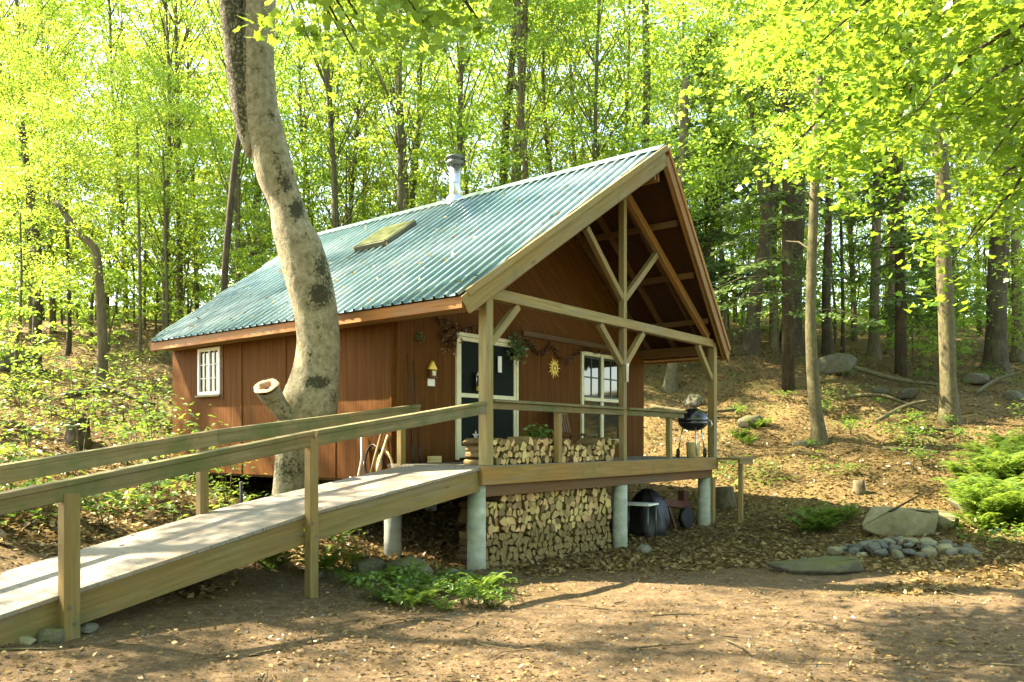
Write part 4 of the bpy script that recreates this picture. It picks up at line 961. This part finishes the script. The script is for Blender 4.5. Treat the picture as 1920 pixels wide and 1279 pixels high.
for i in range(5): k += 1; put_fern(k, gpx(rf.uniform(1380, 1440), 0, rf.uniform(20, 21.3)), rf.uniform(.4, .6), 'green fern by the dark mossy boulder on the slope', 'ferns by the slope boulder')

def plant_mesh(seed, H=.7, n=26, leaf=.13, spread=.35, mat='leaf_low'):
    rg = np.random.default_rng(seed); m = MB(); cs, ax, nm, sz = [], [], [], []
    for k in range(rg.integers(2, 5)):
        th = rg.uniform(0, 6.28); d = V((math.cos(th), math.sin(th), 0)); top = d * spread * rg.uniform(.4, 1) + V((0, 0, H * rg.uniform(.7, 1.1)))
        m.tube([(0, 0, -.05), top * .5 + V((0, 0, .08)), top], [.008, .006, .003], 5, cap=False)
        for j in range(n):
            u = rg.uniform(.3, 1.05); p = top * u + V((0, 0, .08 * math.sin(u * 3))) + rg.normal(size=3) * V((.16, .16, .04)) * (spread / .35); cs.append(p); a = rg.normal(size=3); a[2] = -.2; ax.append(a); nm.append(V((0, 0, 1)) + rg.normal(size=3) * .3); sz.append(leaf * rg.uniform(.6, 1.25))
    return m.mesh('stem', M['bark_pale']), leaf_mesh('leaves', np.array(cs), np.array(ax), np.array(nm), np.array(sz), M[mat], OVAL, None, rg)
PL = [plant_mesh(20, .6), plant_mesh(21, .95, 30, .12, .5), plant_mesh(22, 1.5, 40, .11, .7), plant_mesh(23, .4, 22, .14, .3)]
def put_plant(k, p, s_, lab, grp, name='seedling'):
    t = thing(name, lab, 'plant', (p[0], p[1], gz(p[0], p[1])), k * 1.3, grp); t.scale = (s_,) * 3; a, b = PL[k % 4]; link('stem', a, t); link('leaves', b, t); return t
rp = random.Random(5); n = 0
for i in range(24):
    D = rp.uniform(8.2, 19); px = rp.uniform(-40, 330 if D > 9 else 150)
    lat = (px - 960) / FPX * D; q = ld(lat, D)
    if q[0] > -.5 and q[1] < 8: continue
    if -.2 < q[1] < 1.7 : continue
    n += 1; put_plant(n, q, rp.uniform(.6, 1.15), 'leafy seedling on the ' + ('lower' if D < 12 else 'upper') + ' left bank beyond the ramp', 'seedlings on the left bank')
for i, (x, y, s_, kk, lab) in enumerate(((-1.0, 4.9, 1.0, 2, 'tall slender sapling in front of the small side window'), (-1.3, 5.8, 1.1, 2, 'leafy sapling left of the small side window'), (-1.2, 3.9, .8, 2, 'sapling with long leaf sprays before the side wall'), (-2.1, 6.6, 1.15, 2, 'sapling at the back corner of the cabin'), (-1.5, 2.0, .8, 1, 'dark leafed plant at the left of the beech base'), (-2.1, 2.1, .8, 1, 'leafy plant beyond the middle of the ramp'), (-1.75, 2.6, .9, 0, 'low broad leafed plant between beech and ramp'), (-.6, 2.05, .6, 0, 'small plant at the right of the beech base'), (-2.9, 2.4, .9, 1, 'plant beside the far ramp post'), (-3.6, 2.5, .85, 0, 'low plant beyond the lower ramp'), (-4.3, 2.4, .9, 1, 'light leafed plant beyond the ramp foot'))):
    put_plant(kk, (x, y), s_, lab, None, 'sapling_plant')
for i in range(9): put_plant(rp.choice((0, 3)), gpx(rp.uniform(380, 620), 0, rp.uniform(8.6, 9.6)), rp.uniform(.35, .6), 'small green weed under the ramp', 'weeds under the ramp', 'weed')
for i in range(18): put_plant(rp.choice((0, 3)), gpx(rp.uniform(640, 940), 0, rp.uniform(7.6, 8.8)), rp.uniform(.35, .6), 'small weed among the ferns before the upper ramp', 'weeds among the ramp ferns', 'weed')
for i in range(34): put_plant(rp.choice((0, 1, 3)), gpx(rp.uniform(1390, 1930), 0, rp.uniform(17, 27)), rp.uniform(.4, .9), 'sparse seedling on the leafy right slope', 'seedlings on the right slope')
put_plant(2, gpx(1712, 0, 17.2), .85, 'thin seedling standing alone on the leaves behind the pale boulder', None)

# ------------------------------------------------------------------ leaf litter and gravel
def litter():
    rg = np.random.default_rng(77); N = 190000
    D = 3.5 + 30 * rg.random(N) ** 1.55; lat = rg.uniform(-.74, .74, N) * D
    dm = dirt_mask(lat, D); keep = rg.random(N) < np.where(dm > .5, .10 + .5 * np.clip(_vn(lat * .8, D * .8, 31) - .5, 0, 1), .95 - dm); lat, D = lat[keep], D[keep]
    z = ground_ld(lat, D); P_ = CAM[None] + lat[:, None] * RT + D[:, None] * FW; P_[:, 2] = z + rg.uniform(.004, .03, len(z)); n = len(z)
    ax = rg.normal(size=(n, 3)); ax[:, 2] *= .25; nm = V((0, 0, 1)) + rg.normal(size=(n, 3)) * .38
    return tag(link('leaf_litter', leaf_mesh('leaf_litter', P_, ax, nm, np.where(dirt_mask(lat, D) > .4, rg.uniform(.025, .06, n), rg.uniform(.05, .115, n)), M['leaf_dead'], RHOMB, None, rg)), 'dry tan leaves carpeting the forest floor', 'leaf litter', kind='stuff')
litter()
def gravel():
    rg = np.random.default_rng(78); N = 4500; D = 4.2 + 7 * rg.random(N) ** 1.2; lat = rg.uniform(-.7, .7, N) * D
    dm = dirt_mask(lat, D); k = rg.random(N) < dm * .9; lat, D = lat[k], D[k]; z = ground_ld(lat, D); n = len(z); s_ = .006 + .018 * rg.random(n) ** 3
    P_ = CAM[None] + lat[:, None] * RT + D[:, None] * FW; P_[:, 2] = z
    T = np.array([[1, 0, 0], [0, 1, 0], [-1, 0, 0], [0, -1, 0], [0, 0, .8]], float); th = rg.uniform(0, 6.28, n); c_, s2 = np.cos(th), np.sin(th)
    Tx = T[None, :, 0] * c_[:, None] - T[None, :, 1] * s2[:, None]; Ty = T[None, :, 0] * s2[:, None] + T[None, :, 1] * c_[:, None]
    Vv = P_[:, None, :] + s_[:, None, None] * np.stack([Tx * rg.uniform(.7, 1.4, (n, 1)), Ty, np.broadcast_to(T[None, :, 2], Tx.shape)], -1)
    F_ = np.array([(0, 1, 4), (1, 2, 4), (2, 3, 4), (3, 0, 4)]); fs = (np.arange(n)[:, None, None] * 5 + F_[None]).reshape(-1, 3)
    me = bpy.data.meshes.new('gravel'); me.from_pydata(Vv.reshape(-1, 3).tolist(), [], fs.tolist()); me.materials.append(M['rock']); return tag(link('gravel', me), 'scattered small stones on the dirt clearing', 'gravel', kind='stuff')
gravel()
def twigs():
    rg = np.random.default_rng(80); m = MB()
    for i in range(520):
        D = 4.6 + 19 * rg.random() ** 1.3; lat = rg.uniform(-.7, .7) * D
        if float(dirt_mask(np.array([lat]), np.array([D]))[0]) > .5 and rg.random() < .55: continue
        p = ld(lat, D, gld(lat, D) + .012); th = rg.uniform(0, 6.28); L = rg.uniform(.12, .6); d = V((math.cos(th), math.sin(th), 0)) * L; q = p + d
        q[2] = gz(q[0], q[1]) + rg.uniform(.01, .05); k = (p + q) / 2 + V((-d[1], d[0], .02)) * rg.uniform(-.15, .15); k[2] = max(k[2], gz(k[0], k[1]) + .012); r = rg.uniform(.003, .009)
        m.tube([p, k, q], [r, r * .8, r * .5], 5, cap=False)
    return tag(m.build('twigs', M['bark']), 'thin dry twigs strewn over the forest floor', 'twigs', kind='stuff')
twigs()
def low_green():
    rg = np.random.default_rng(79); N = 42000; D = 8 + 20 * rg.random(N); lat = rg.uniform(-.72, .72, N) * D
    patch = _vn(lat * .55, D * .55, 21) + .35 * (_vn(lat * 1.7, D * 1.7, 22) - .5); dm = dirt_mask(lat, D)
    want = np.where(lat < -3.2, .66, .72)
    k = (patch > want) & (dm < .3) & ~((lat > -3.5) & (lat < 7.2) & (D < 17)); lat, D = lat[k], D[k]; n = len(lat)
    z = ground_ld(lat, D); P_ = CAM[None] + lat[:, None] * RT + D[:, None] * FW; P_[:, 2] = z + rg.uniform(.03, .22, n)
    ax = rg.normal(size=(n, 3)); ax[:, 2] *= .3; nm = V((0, 0, 1)) + rg.normal(size=(n, 3)) * .35
    return tag(link('ground_cover', leaf_mesh('ground_cover', P_, ax, nm, rg.uniform(.06, .13, n), M['leaf_low'], OVAL, None, rg)), 'low green leaves growing through the litter', 'ground cover', kind='stuff')
low_green()

# ------------------------------------------------------------------ small things
def grill(x, y):
    t = thing('kettle_grill', 'round black kettle grill standing at the right end of the porch', 'grill', (x, y, 0.001), -YAW)
    m = MB(); m.lathe([(.0, .50), (.10, .505), (.20, .55), (.265, .62), (.282, .70), (.27, .70), (.2, .58), (0, .53)], (0, 0, 0), 32); m.build('bowl', M['black'], t)
    m = MB(); m.lathe([(.288, .705), (.29, .72), (.27, .80), (.20, .88), (.10, .925), (0, .935)], (0, 0, 0), 32); lid = m.build('lid', M['black'], t)
    m = MB(); m.tube([(-.05, 0, .93), (-.05, 0, .965), (.05, 0, .965), (.05, 0, .93)], .011, 8); m.build('handle', M['blackmat'], lid)
    for a in (.5, 2.64, 4.71):
        m = MB(); m.tube([(math.cos(a) * .20, math.sin(a) * .20, .57), (math.cos(a) * .29, math.sin(a) * .29, .03 if a > 4 else .09)], .013, 8); m.build('leg', M['steel'], t)
    for a in (.5, 2.64):
        m = MB(); cx, cy = math.cos(a) * .29, math.sin(a) * .29; m.tube([(cx - .02, cy, .085), (cx + .02, cy, .085)], .084, 18); m.build('wheel', M['blackmat'], t)
    m = MB(); m.tube([(.28, 0, .70), (.34, 0, .69), (.36, 0, .62), (.31, 0, .55)], .01, 8); m.build('side_handle', M['steel'], t)
grill(6.2, .13)
m = MB(); m.lathe([(0, .002), (.115, .002), (.13, .27), (.135, .275), (.135, .29), (.122, .29), (.11, .03), (0, .03)], (0, 0, 0), 28)
o = m.build('bucket', M['bucket']); o.location = (6.2, .13, .002); tag(o, 'cream bucket on the deck beneath the kettle grill', 'bucket')
m = MB(); m.tube([(-.13, 0, .28), (-.1, -.09, .21), (0, -.14, .18), (.1, -.09, .21), (.13, 0, .28)], .005, 6); m.build('handle', M['steel'], o)

# sun ornament on the wall
s_ = thing('sun_ornament', 'yellow metal sun ornament on the wall between door and window', 'wall ornament', (3.74, P - .062, 1.60))
m = MB(); n_ = 40; prof = [(math.cos(2 * math.pi * k / n_) * .095, 0, math.sin(2 * math.pi * k / n_) * .095) for k in range(n_)]; m.plate(prof, .022)
m.build('disc', M['yellow'], s_, .004)
m = MB()
for k in range(14):
    a = 2 * math.pi * k / 14; L = .19 if k % 2 == 0 else .16; w_ = .11
    m.plate([(math.cos(a - w_ * 1.6) * .094, .0, math.sin(a - w_ * 1.6) * .094), (math.cos(a + w_ * .4) * L, .0, math.sin(a + w_ * .4) * L), (math.cos(a + w_ * 1.6) * .094, .0, math.sin(a + w_ * 1.6) * .094)], .012)
m.build('rays', M['yellow'], s_)
m = MB(); m.tube([(math.cos(k * .3) * .05, -.026, math.sin(k * .3) * .05) for k in range(22)], .008, 6)
for sx in (-.03, .03): m.lathe([(0, 0), (.011, .001), (.008, .01), (0, .012)], (sx, -.028, .02), 8)
m.build('face', M['darkgold'] if 'darkgold' in M else plain('dark_gold', (.22, .12, .02), .5), s_)
# vine garlands
def garland(pts, lab, r=.016):
    sp = spline(pts, 30); m = MB(); m.tube(sp, r * .6, 6); me = m.mesh('garland_stem', M['garland']); rg = np.random.default_rng(len(lab))
    P_ = np.array([p + rg.normal(size=3) * .022 for p in sp for _ in range(7)]); n = len(P_); P_[:, 1] = np.minimum(P_[:, 1], P - .06)
    t = thing('vine_garland', lab, 'garland', sp[0]); 
    o = link('stem', me, t); o.location = -Vector(sp[0])
    o = link('leaves', leaf_mesh('garland_leaves', P_, rg.normal(size=(n, 3)), rg.normal(size=(n, 3)), rg.uniform(.03, .06, n), M['leaf_vine'], RHOMB, None, rg), t); o.location = -Vector(sp[0])
M['leaf_vine'] = leafmat('dry_vine_leaf', (.05, .02, .01), (.10, .045, .02), (.17, .09, .04), (.1, .05, .02), .1)
yw = P - .08
garland([(2.95, yw, 2.02), (3.15, yw, 1.86), (3.4, yw, 1.84), (3.62, yw, 2.02)], 'dark vine garland swag just right of the door')
garland([(3.62, yw, 2.02), (3.85, yw, 1.82), (4.15, yw, 1.75), (4.42, yw, 1.92), (4.7, yw, 2.03)], 'dark vine garland swag above the sun ornament and window corner')
garland([(4.75, yw, 2.04), (5.2, yw, 1.99), (5.7, yw, 2.0), (6.2, yw, 2.05)], 'dark vine garland running above the window')
garland([(.75, yw, 2.12), (1.0, yw, 2.06), (1.35, yw, 2.03), (1.7, yw, 2.07), (2.2, yw, 2.1)], 'dark vine garland over the door')
def bunch(name, c, r, lab, cat, mat, n=170, leaf=.07, seed=1):
    rg = np.random.default_rng(seed); P_ = rg.normal(size=(n, 3)) * V((r, .035, r)) * .6; P_[:, 1] = -np.abs(P_[:, 1]) ; t = thing(name, lab, cat, c)
    m = MB(); m.tube([(0, 0, r), (0, -.02, 0), (0, 0, -r * .6)], .01, 6); m.build('stem', M['garland'], t)
    link('leaves', leaf_mesh('leaves', P_, rg.normal(size=(n, 3)), rg.normal(size=(n, 3)) + V((0, -.6, 0)), rg.uniform(.5, 1.2, n) * leaf, M[mat], RHOMB, None, rg), t)
bunch('dried_bunch', (1.0, P - .07, 1.9), .16, 'dried leafy bunch hung at the top left of the door', 'wreath', 'leaf_vine', 220, .08, 1)
bunch('hanging_greenery', (2.62, P - .11, 1.86), .17, 'dark green bunch hung at the top right of the door', 'wreath', 'leaf_hemlock', 260, .08, 2)
bunch('green_swag', (.40, P - .07, 1.80), .07, 'small green bunch on the wall near the corner', 'wreath', 'leaf_hemlock', 60, .05, 3)
# plaque with card left of the door
t = thing('wall_lantern', 'small yellow topped lantern on the wall left of the door', 'lantern', (.66, P - .055, 1.34))
m = MB(); m.plate([(-.085, 0, .02), (.085, 0, .02), (.0, 0, .15)], .05); m.build('roof', M['yellow'], t, .004)
m = MB(); m.box(-.05, .05, -.06, -.01, -.09, .018, 'z'); m.box(-.075, .075, -.075, -.0, -.105, -.092, 'x'); m.build('body', M['dark_timber'], t, .003)
m = MB(); m.box(-.035, .035, -.064, -.06, -.07, .0, 'z'); m.build('pane', M['cream'], t)
m = MB(); m.box(.59, .73, P - .06, P - .048, 1.12, 1.225, 'x'); tag(m.build('wall_card', M['paper']), 'small white card fixed below the wall lantern', 'card')
# white card on the right door leaf
m = MB(); m.box(2.16, 2.25, P - .09, P - .078, 1.42, 1.68, 'z'); tag(m.build('door_notice', M['paper']), 'tall white notice on the right door leaf', 'notice')
# star on the lower left door leaf
m = MB(); st = []
for k in range(10): a = math.pi / 2 + k * math.pi / 5; r = .085 if k % 2 == 0 else .036; st.append((1.62 + math.cos(a) * r, P - .082, .40 + math.sin(a) * r))
m.plate(st, .008); tag(m.build('star_ornament', M['steel']), 'grey star ornament low on the left door leaf', 'star')
# lantern hanging before left door leaf, on the ramp side
t = thing('hanging_lantern', 'pale lantern hanging in front of the left door leaf', 'lantern', (1.66, P - .12, 1.10))
m = MB(); m.lathe([(.0, .30), (.03, .29), (.055, .24), (.055, .23)], (0, 0, 0), 14); m.build('cap', M['cream'], t)
m = MB(); m.lathe([(.045, .23), (.045, .05), (.0, .05)], (0, 0, 0), 14); m.build('globe', M['glass'], t)
m = MB(); m.lathe([(0, 0), (.05, 0), (.055, .05), (.045, .06)], (0, 0, 0), 14); m.build('base', M['yellow'], t)
m = MB(); m.tube([(.062, 0, .03), (.066, 0, .30)], .006, 6); m.tube([(-.062, 0, .03), (-.066, 0, .30)], .006, 6); m.build('wire_frame', M['steel'], t)
# rain gauge on the middle post
m = MB(); m.lathe([(0, 0), (.022, 0), (.024, .26), (.034, .29), (.0, .29)], (0, 0, 0), 14); o = m.build('rain_gauge', M['white']); o.location = (W / 2 + .01, -.008, 1.27); tag(o, 'white tube gauge on the middle porch post', 'gauge')
# rods leaning in the corner
for i, (x, dx, h, lab) in enumerate(((.12, .05, 1.55, 'thin dark rod leaning against the front wall corner'), (.26, .02, 1.45, 'second thin rod leaning right of the first by the corner'))):
    m = MB(); m.tube([(0, -.16, .02), (dx * .6, -.07, h * .6), (dx, -.0, h)], [.012, .008, .004], 7); m.tube([(0, -.165, 0), (.01, -.13, .28)], .016, 8); o = m.build('fishing_rod', M['blackmat']); o.location = (x, P - .06, .003); tag(o, lab, 'rod')
m = MB(); m.box(-.1, .1, -.05, .05, 0, .05, 'x'); m.box(-.1, .1, -.05, .05, .052, .095, 'x'); o = m.build('brick_pair', M['bucket'], None, .004); o.location = (.62, P - .16, .004); tag(o, 'pale brick stack at the wall foot left of the door', 'bricks')
# hose and sticks at the wall corner outside
def hose(lab, c, r, n, mat, name='garden_hose', tilt=.2, wire=.014):
    pts = []
    for k in range(n * 18 + 1): a = k / 18 * 2 * math.pi; pts.append((.02 * math.sin(k * .7) - .004 * k / 18, r * (1 + .08 * math.sin(k * .31)) * math.cos(a), r * 1.25 * math.sin(a)))
    m = MB(); m.tube(pts, wire, 7); o = m.build(name, M[mat]); o.location = c; tag(o, lab, 'hose'); return o
hose('dark coiled hose hung on the side wall near the corner', (-.09, 2.02, .03), .19, 4, 'blackmat'); hose('pale coil of rope hung on the side wall beside the dark hose', (-.10, 1.78, .0), .15, 3, 'rope', 'rope_coil')
m = MB(); m.tube([(0, .02, .40), (-.01, .0, .0), (-.03, .05, -.25), (-.04, .14, -.31), (-.04, .22, -.27)], .016, 8); o = m.build('bent_pipe', M['white']); o.location = (-.1, 2.25, .06); tag(o, 'white bent pipe hanging on the side wall left of the hoses', 'pipe')
for i, (y, h, mat, lab) in enumerate(((1.84, .75, 'timber', 'stick leaning on the side wall between the hoses'), (1.72, .7, 'rope', 'pale bowed stick leaning at the wall corner'))):
    m = MB(); m.tube([(-.28, .0, -.25), (-.12, .05, .1), (-.02, .02, h - .3)], .018, 8); o = m.build('leaning_stick', M[mat]); o.location = (-.06, y, 0); tag(o, lab, 'stick')
q = at(432, 950, 9.3); m = MB(); m.tube([(0, 0, 0), (.11, .02, .12), (.16, .02, .32), (.14, .0, .52)], .02, 8); o = m.build('black_pipe', M['blackmat']); o.location = q; o.location.z = gz(q[0], q[1]) + .0; o.scale = (1, 1, 1.6); tag(o, 'curved black pipe rising from the ground behind the ramp', 'pipe')

# things stored under the porch right of the woodpile
q = on_y(1212, 980, .9); X, Y = 5.3, .6; g = gz(X, Y)
def tarp():
    rg = np.random.default_rng(6); bm = bmesh.new(); bmesh.ops.create_uvsphere(bm, u_segments=28, v_segments=16, radius=1)
    for v in bm.verts:
        d = v.co.copy(); th = math.atan2(d.y, d.x); f = 1 + .10 * math.sin(7 * th + d.z * 3) + .06 * math.sin(13 * th) + rg.normal() * .02
        v.co = Vector((d.x * .46 * f * (1.15 - .35 * max(d.z, 0)), d.y * .36 * f, max(d.z, -.25) * .62 + .2 + .1 * d.x))
    me = bpy.data.meshes.new('tarp'); bm.to_mesh(me); bm.free(); me.polygons.foreach_set('use_smooth', [True] * len(me.polygons)); me.materials.append(M['blackmat']); return me
o = link('covered_machine', tarp()); o.location = (X, Y, g); o.rotation_euler = (0, 0, .6); tag(o, 'black sheet draped over a machine under the porch', 'covered machine')
t = thing('log_splitter', 'dark rusty log splitter under the porch beside the black sheet', 'log splitter', (6.35, .55, gz(6.35, .55)), -.1)
m = MB(); m.beam((-.5, 0, .5), (.5, 0, .36), .12, .14); m.box(.16, .30, -.07, .07, .44, .68, 'z'); m.build('rail_beam', M['redrust'], t, .005)
for a, b in (((.38, -.2), (.25, 0)), ((.38, .2), (.25, 0)), ((-.35, -.2), (-.3, 0)), ((-.35, .2), (-.3, 0))):
    m = MB(); m.beam((a[0], a[1], 0), (b[0], b[1], .42), .05, .05); m.build('leg', M['redrust'], t)
for y in (-.28, .28):
    m = MB(); m.tube([(-.1, y - .05, .19), (-.1, y + .05, .19)], .19, 20); m.build('wheel', M['blackmat'], t)
t = thing('small_table', 'small white topped folding table beside the middle pier', 'table', (4.62, .42, gz(4.62, .42)), .1)
m = MB(); m.box(-.22, .22, -.3, .3, .62, .65, 'y'); m.build('table_top', M['white'], t, .004)
for sx in (-.18, .18):
    for sy in (-.26, .26): m = MB(); m.tube([(sx, sy, 0), (sx, sy, .62)], .012, 8); m.build('leg', M['darksteel'], t)
# planters / chair behind the rail on the porch
t = thing('potted_plant', 'dark leafy potted plant on the porch behind the woodpile', 'plant', (2.35, .95, .004))
m = MB(); m.lathe([(0, 0), (.12, 0), (.16, .28), (.17, .30), (.14, .30), (0, .26)], (0, 0, 0), 18); m.build('pot', M['redrust'], t)
rg = np.random.default_rng(44); cs, ax, nm, sz, va = clump_leaves(np.array([(0, 0, .5), (.1, .05, .42), (-.1, 0, .44)]), .2, 60, .10, rg, .6); link('leaves', leaf_mesh('leaves', cs, ax, nm, sz, M['leaf_low'], OVAL, va, rg), t)
t = thing('porch_chair', 'dark porch chair below the window behind the woodpile', 'chair', (3.75, 1.1, .004), .2)
m = MB(); m.box(-.26, .26, -.26, .26, .40, .44, 'x'); m.build('seat', M['dark_timber'], t, .004); m = MB()
for k in range(5): m.beam((-.22 + k * .11, .25, .46), (-.22 + k * .11, .36, .92), .07, .02, (0, 1, 0))
m.beam((-.27, .33, .80), (.27, .33, .80), .03, .06); m.build('backrest', M['dark_timber'], t)
for sx in (-.24, .24):
    for sy in (-.22, .24): m = MB(); m.box(sx - .022, sx + .022, sy - .022, sy + .022, 0, .398, 'z'); m.build('leg', M['dark_timber'], t)

# ------------------------------------------------------------------ overhanging maples (near) and shade trees
def spray_tree(name, lab, base, trunk_pts, r0, sprays, leaf, seed, per=70, rad_=.42, mat='leaf_near', bm='bark_dark'):
    """a tree whose stem stands beside the view; sprays = limb end points, leaves along the outer part of each limb"""
    rg = np.random.default_rng(seed); t = thing(name, lab, 'tree', base); m = MB(); B = V(base)
    sp = spline([V(p) - B for p in trunk_pts], 18); m.tube(sp, [r0 * (1 - .75 * i / 17) for i in range(18)], 12, rough=.06, seed=seed)
    cen = []
    for tip in sprays:
        tip = V(tip) - B; d = np.array([np.linalg.norm((q - tip) * V((1, 1, .6))) - q[2] * .15 for q in sp]); k = int(np.argmin(d[5:])) + 5; b = sp[k]
        L = np.linalg.norm(tip - b); mid = (b + tip) / 2 + V((0, 0, .12 * L)) + rg.normal(size=3) * .08 * L; q3 = b * .2 + tip * .8 + V((0, 0, .07 * L))
        s2 = spline([b, mid, q3, tip], 14); m.tube(s2, [max(.006, .012 * L * (1 - i / 14) ** 1.2 + .004) for i in range(14)], 6, cap=False)
        for i in range(6, 14):
            for _ in range(2): cen.append(s2[i] + rg.normal(size=3) * V((.38, .38, .16)) * min(1, L / 4))
    m.build('trunk', M[bm], t)
    cs, ax, nm, sz, va = clump_leaves(np.array(cen), rad_, per, leaf, rg, .34, .5, .3); link('crown', leaf_mesh('crown', cs, ax, nm, sz, M[mat], MAPLE, va, rg), t); return t
rg = np.random.default_rng(21)
def tips(n, px0, px1, py0, py1, d0, d1): return [at(rg.uniform(px0, px1), rg.uniform(py0, py1), rg.uniform(d0, d1)) for _ in range(n)]
b = ld(9.6, 10.5, gld(9.6, 10.5))
spray_tree('maple_tree', 'near maple whose bright boughs hang across the upper right', b, [b - V((0, 0, .5)), b + V((0, 0, 3)), b + V((-.3, .1, 6)), b + V((-.2, .4, 10))], .24,
           tips(12, 1500, 1900, -150, 260, 8, 12) + tips(12, 1700, 1960, 220, 520, 8.5, 11.5) + tips(5, 1340, 1560, -120, 130, 9, 12), .088, 61, 30, .36)
b = ld(7.6, 15.5, gld(9.6, 15.5)); b = ld(11.8, 16.5, gld(11.8, 16.5))
spray_tree('maple_tree', 'maple with green boughs drooping right of the gable peak', b, [b - V((0, 0, .5)), b + V((0, 0, 3)), b + V((-.6, .1, 7)), b + V((-.8, .4, 11))], .2,
           tips(12, 1290, 1560, -100, 330, 15, 18) + tips(8, 1500, 1760, 40, 430, 14, 18), .13, 62, 26, .5)
b = ld(-6.5, 3.0, gld(-6.5, 3)); 
spray_tree('maple_tree', 'maple with leaf sprays dangling at the top centre beside the beech', b, [b - V((0, 0, .5)), b + V((0, 0, 4)), b + V((.6, .5, 7)), b + V((1.4, 1.0, 10))], .22,
           tips(9, 610, 800, -70, 70, 7.5, 9.2) + tips(7, 820, 1010, -80, 50, 7.8, 9.5) + tips(3, 620, 700, 50, 110, 7.8, 8.6), .10, 63, 18, .3)

# unseen canopy trees added behind and beside the photographer to shade the clearing
SHD = [crown_only(80 + i, 4.2, -3.0, 3.2, 26, 260, .15, cr=.28) for i in range(3)]
for i, (lat, D, h, s_) in enumerate(((-9.5, 6.0, 11.5, .8), (-12.5, 9.5, 12.5, .95), (-7.5, 1.5, 12.0, 1.0), (-3.5, -2.0, 12.5, 1.05), (-13.5, 3.5, 13.0, 1.1), (3.0, -3.5, 12.5, 1.0), (9.5, 2.0, 12.5, 1.0),
        (-15, 16.5, 15, 1.0), (-5.0, 4.5, 14.5, .8), (-9, -3, 10, 1.1), (-2, -8, 9, 1.15), (4, -9, 9.5, 1.2), (9, -6, 9, 1.1), (13, -2, 10, 1.1), (-8, -9, 10, 1.2), (14, 4, 11, 1.0), (0, -12, 14, 1.3), (8, -12, 14, 1.3))):
    z = gld(lat, D); t = thing('broadleaf_tree', 'tall unseen shade tree added beside the photographer over the clearing', 'tree', ld(lat, D, z), i * 1.1, 'shade trees round the clearing')
    m = MB(); m.tube(spline([(0, 0, -.5), (.1, 0, h * .4), (-.1, .15, h * .8), (0, 0, h + 2)], 14), [.26 * (1 - .8 * k / 13) for k in range(14)], 12, rough=.06, seed=i); m.build('trunk', M['bark'], t)
    c = link('crown', SHD[i % 3], t); c.location = (0, 0, h); c.scale = (s_,) * 3

# ------------------------------------------------------------------ light, sky, camera
SUN_AZ = V((-.38, .80, 0)); SUN_AZ /= np.linalg.norm(SUN_AZ); ELEV = rad(47)
sd = Vector((SUN_AZ[0] * math.cos(ELEV), SUN_AZ[1] * math.cos(ELEV), math.sin(ELEV)))
sun = bpy.data.lights.new('sun', 'SUN'); sun.energy = 5.0; sun.angle = rad(.53); sun.color = (1, .93, .80)
so = bpy.data.objects.new('sun', sun); COL.objects.link(so); so.rotation_euler = (-sd).to_track_quat('-Z', 'Y').to_euler(); so.location = (0, -10, 30)
w = bpy.data.worlds.new('World'); scene.world = w; w.use_nodes = True; nt = w.node_tree
sk_ = nt.nodes.new('ShaderNodeTexSky'); sk_.sky_type = 'NISHITA'; sk_.sun_disc = False; sk_.sun_elevation = ELEV; sk_.sun_rotation = math.atan2(SUN_AZ[0], SUN_AZ[1])
nt.links.new(sk_.outputs[0], nt.nodes['Background'].inputs[0]); nt.nodes['Background'].inputs[1].default_value = .13
cam = bpy.data.cameras.new('camera'); cam.sensor_width = 36; cam.lens = FPX / 1920 * 36; cam.shift_y = (HOR - 639.5) / 1920; cam.clip_end = 400; cam.clip_start = .05
co = bpy.data.objects.new('camera', cam); COL.objects.link(co); co.location = CAM; co.rotation_euler = (rad(90), 0, -YAW); scene.camera = co
scene.view_settings.view_transform = 'Standard'; scene.view_settings.look = 'None'; scene.view_settings.gamma = 1; scene.view_settings.exposure = 3.0
scene.view_settings.use_white_balance = True; scene.view_settings.white_balance_temperature = 7800; scene.view_settings.white_balance_tint = 10
scene.cycles.use_denoising = True; scene.cycles.max_bounces = 8; scene.cycles.diffuse_bounces = 4; scene.cycles.transmission_bounces = 6; scene.cycles.transparent_max_bounces = 6
scene.cycles.sample_clamp_indirect = 6
print('polys', sum(len(o.data.polygons) for o in scene.objects if o.type == 'MESH'), 'objects', len(scene.objects))
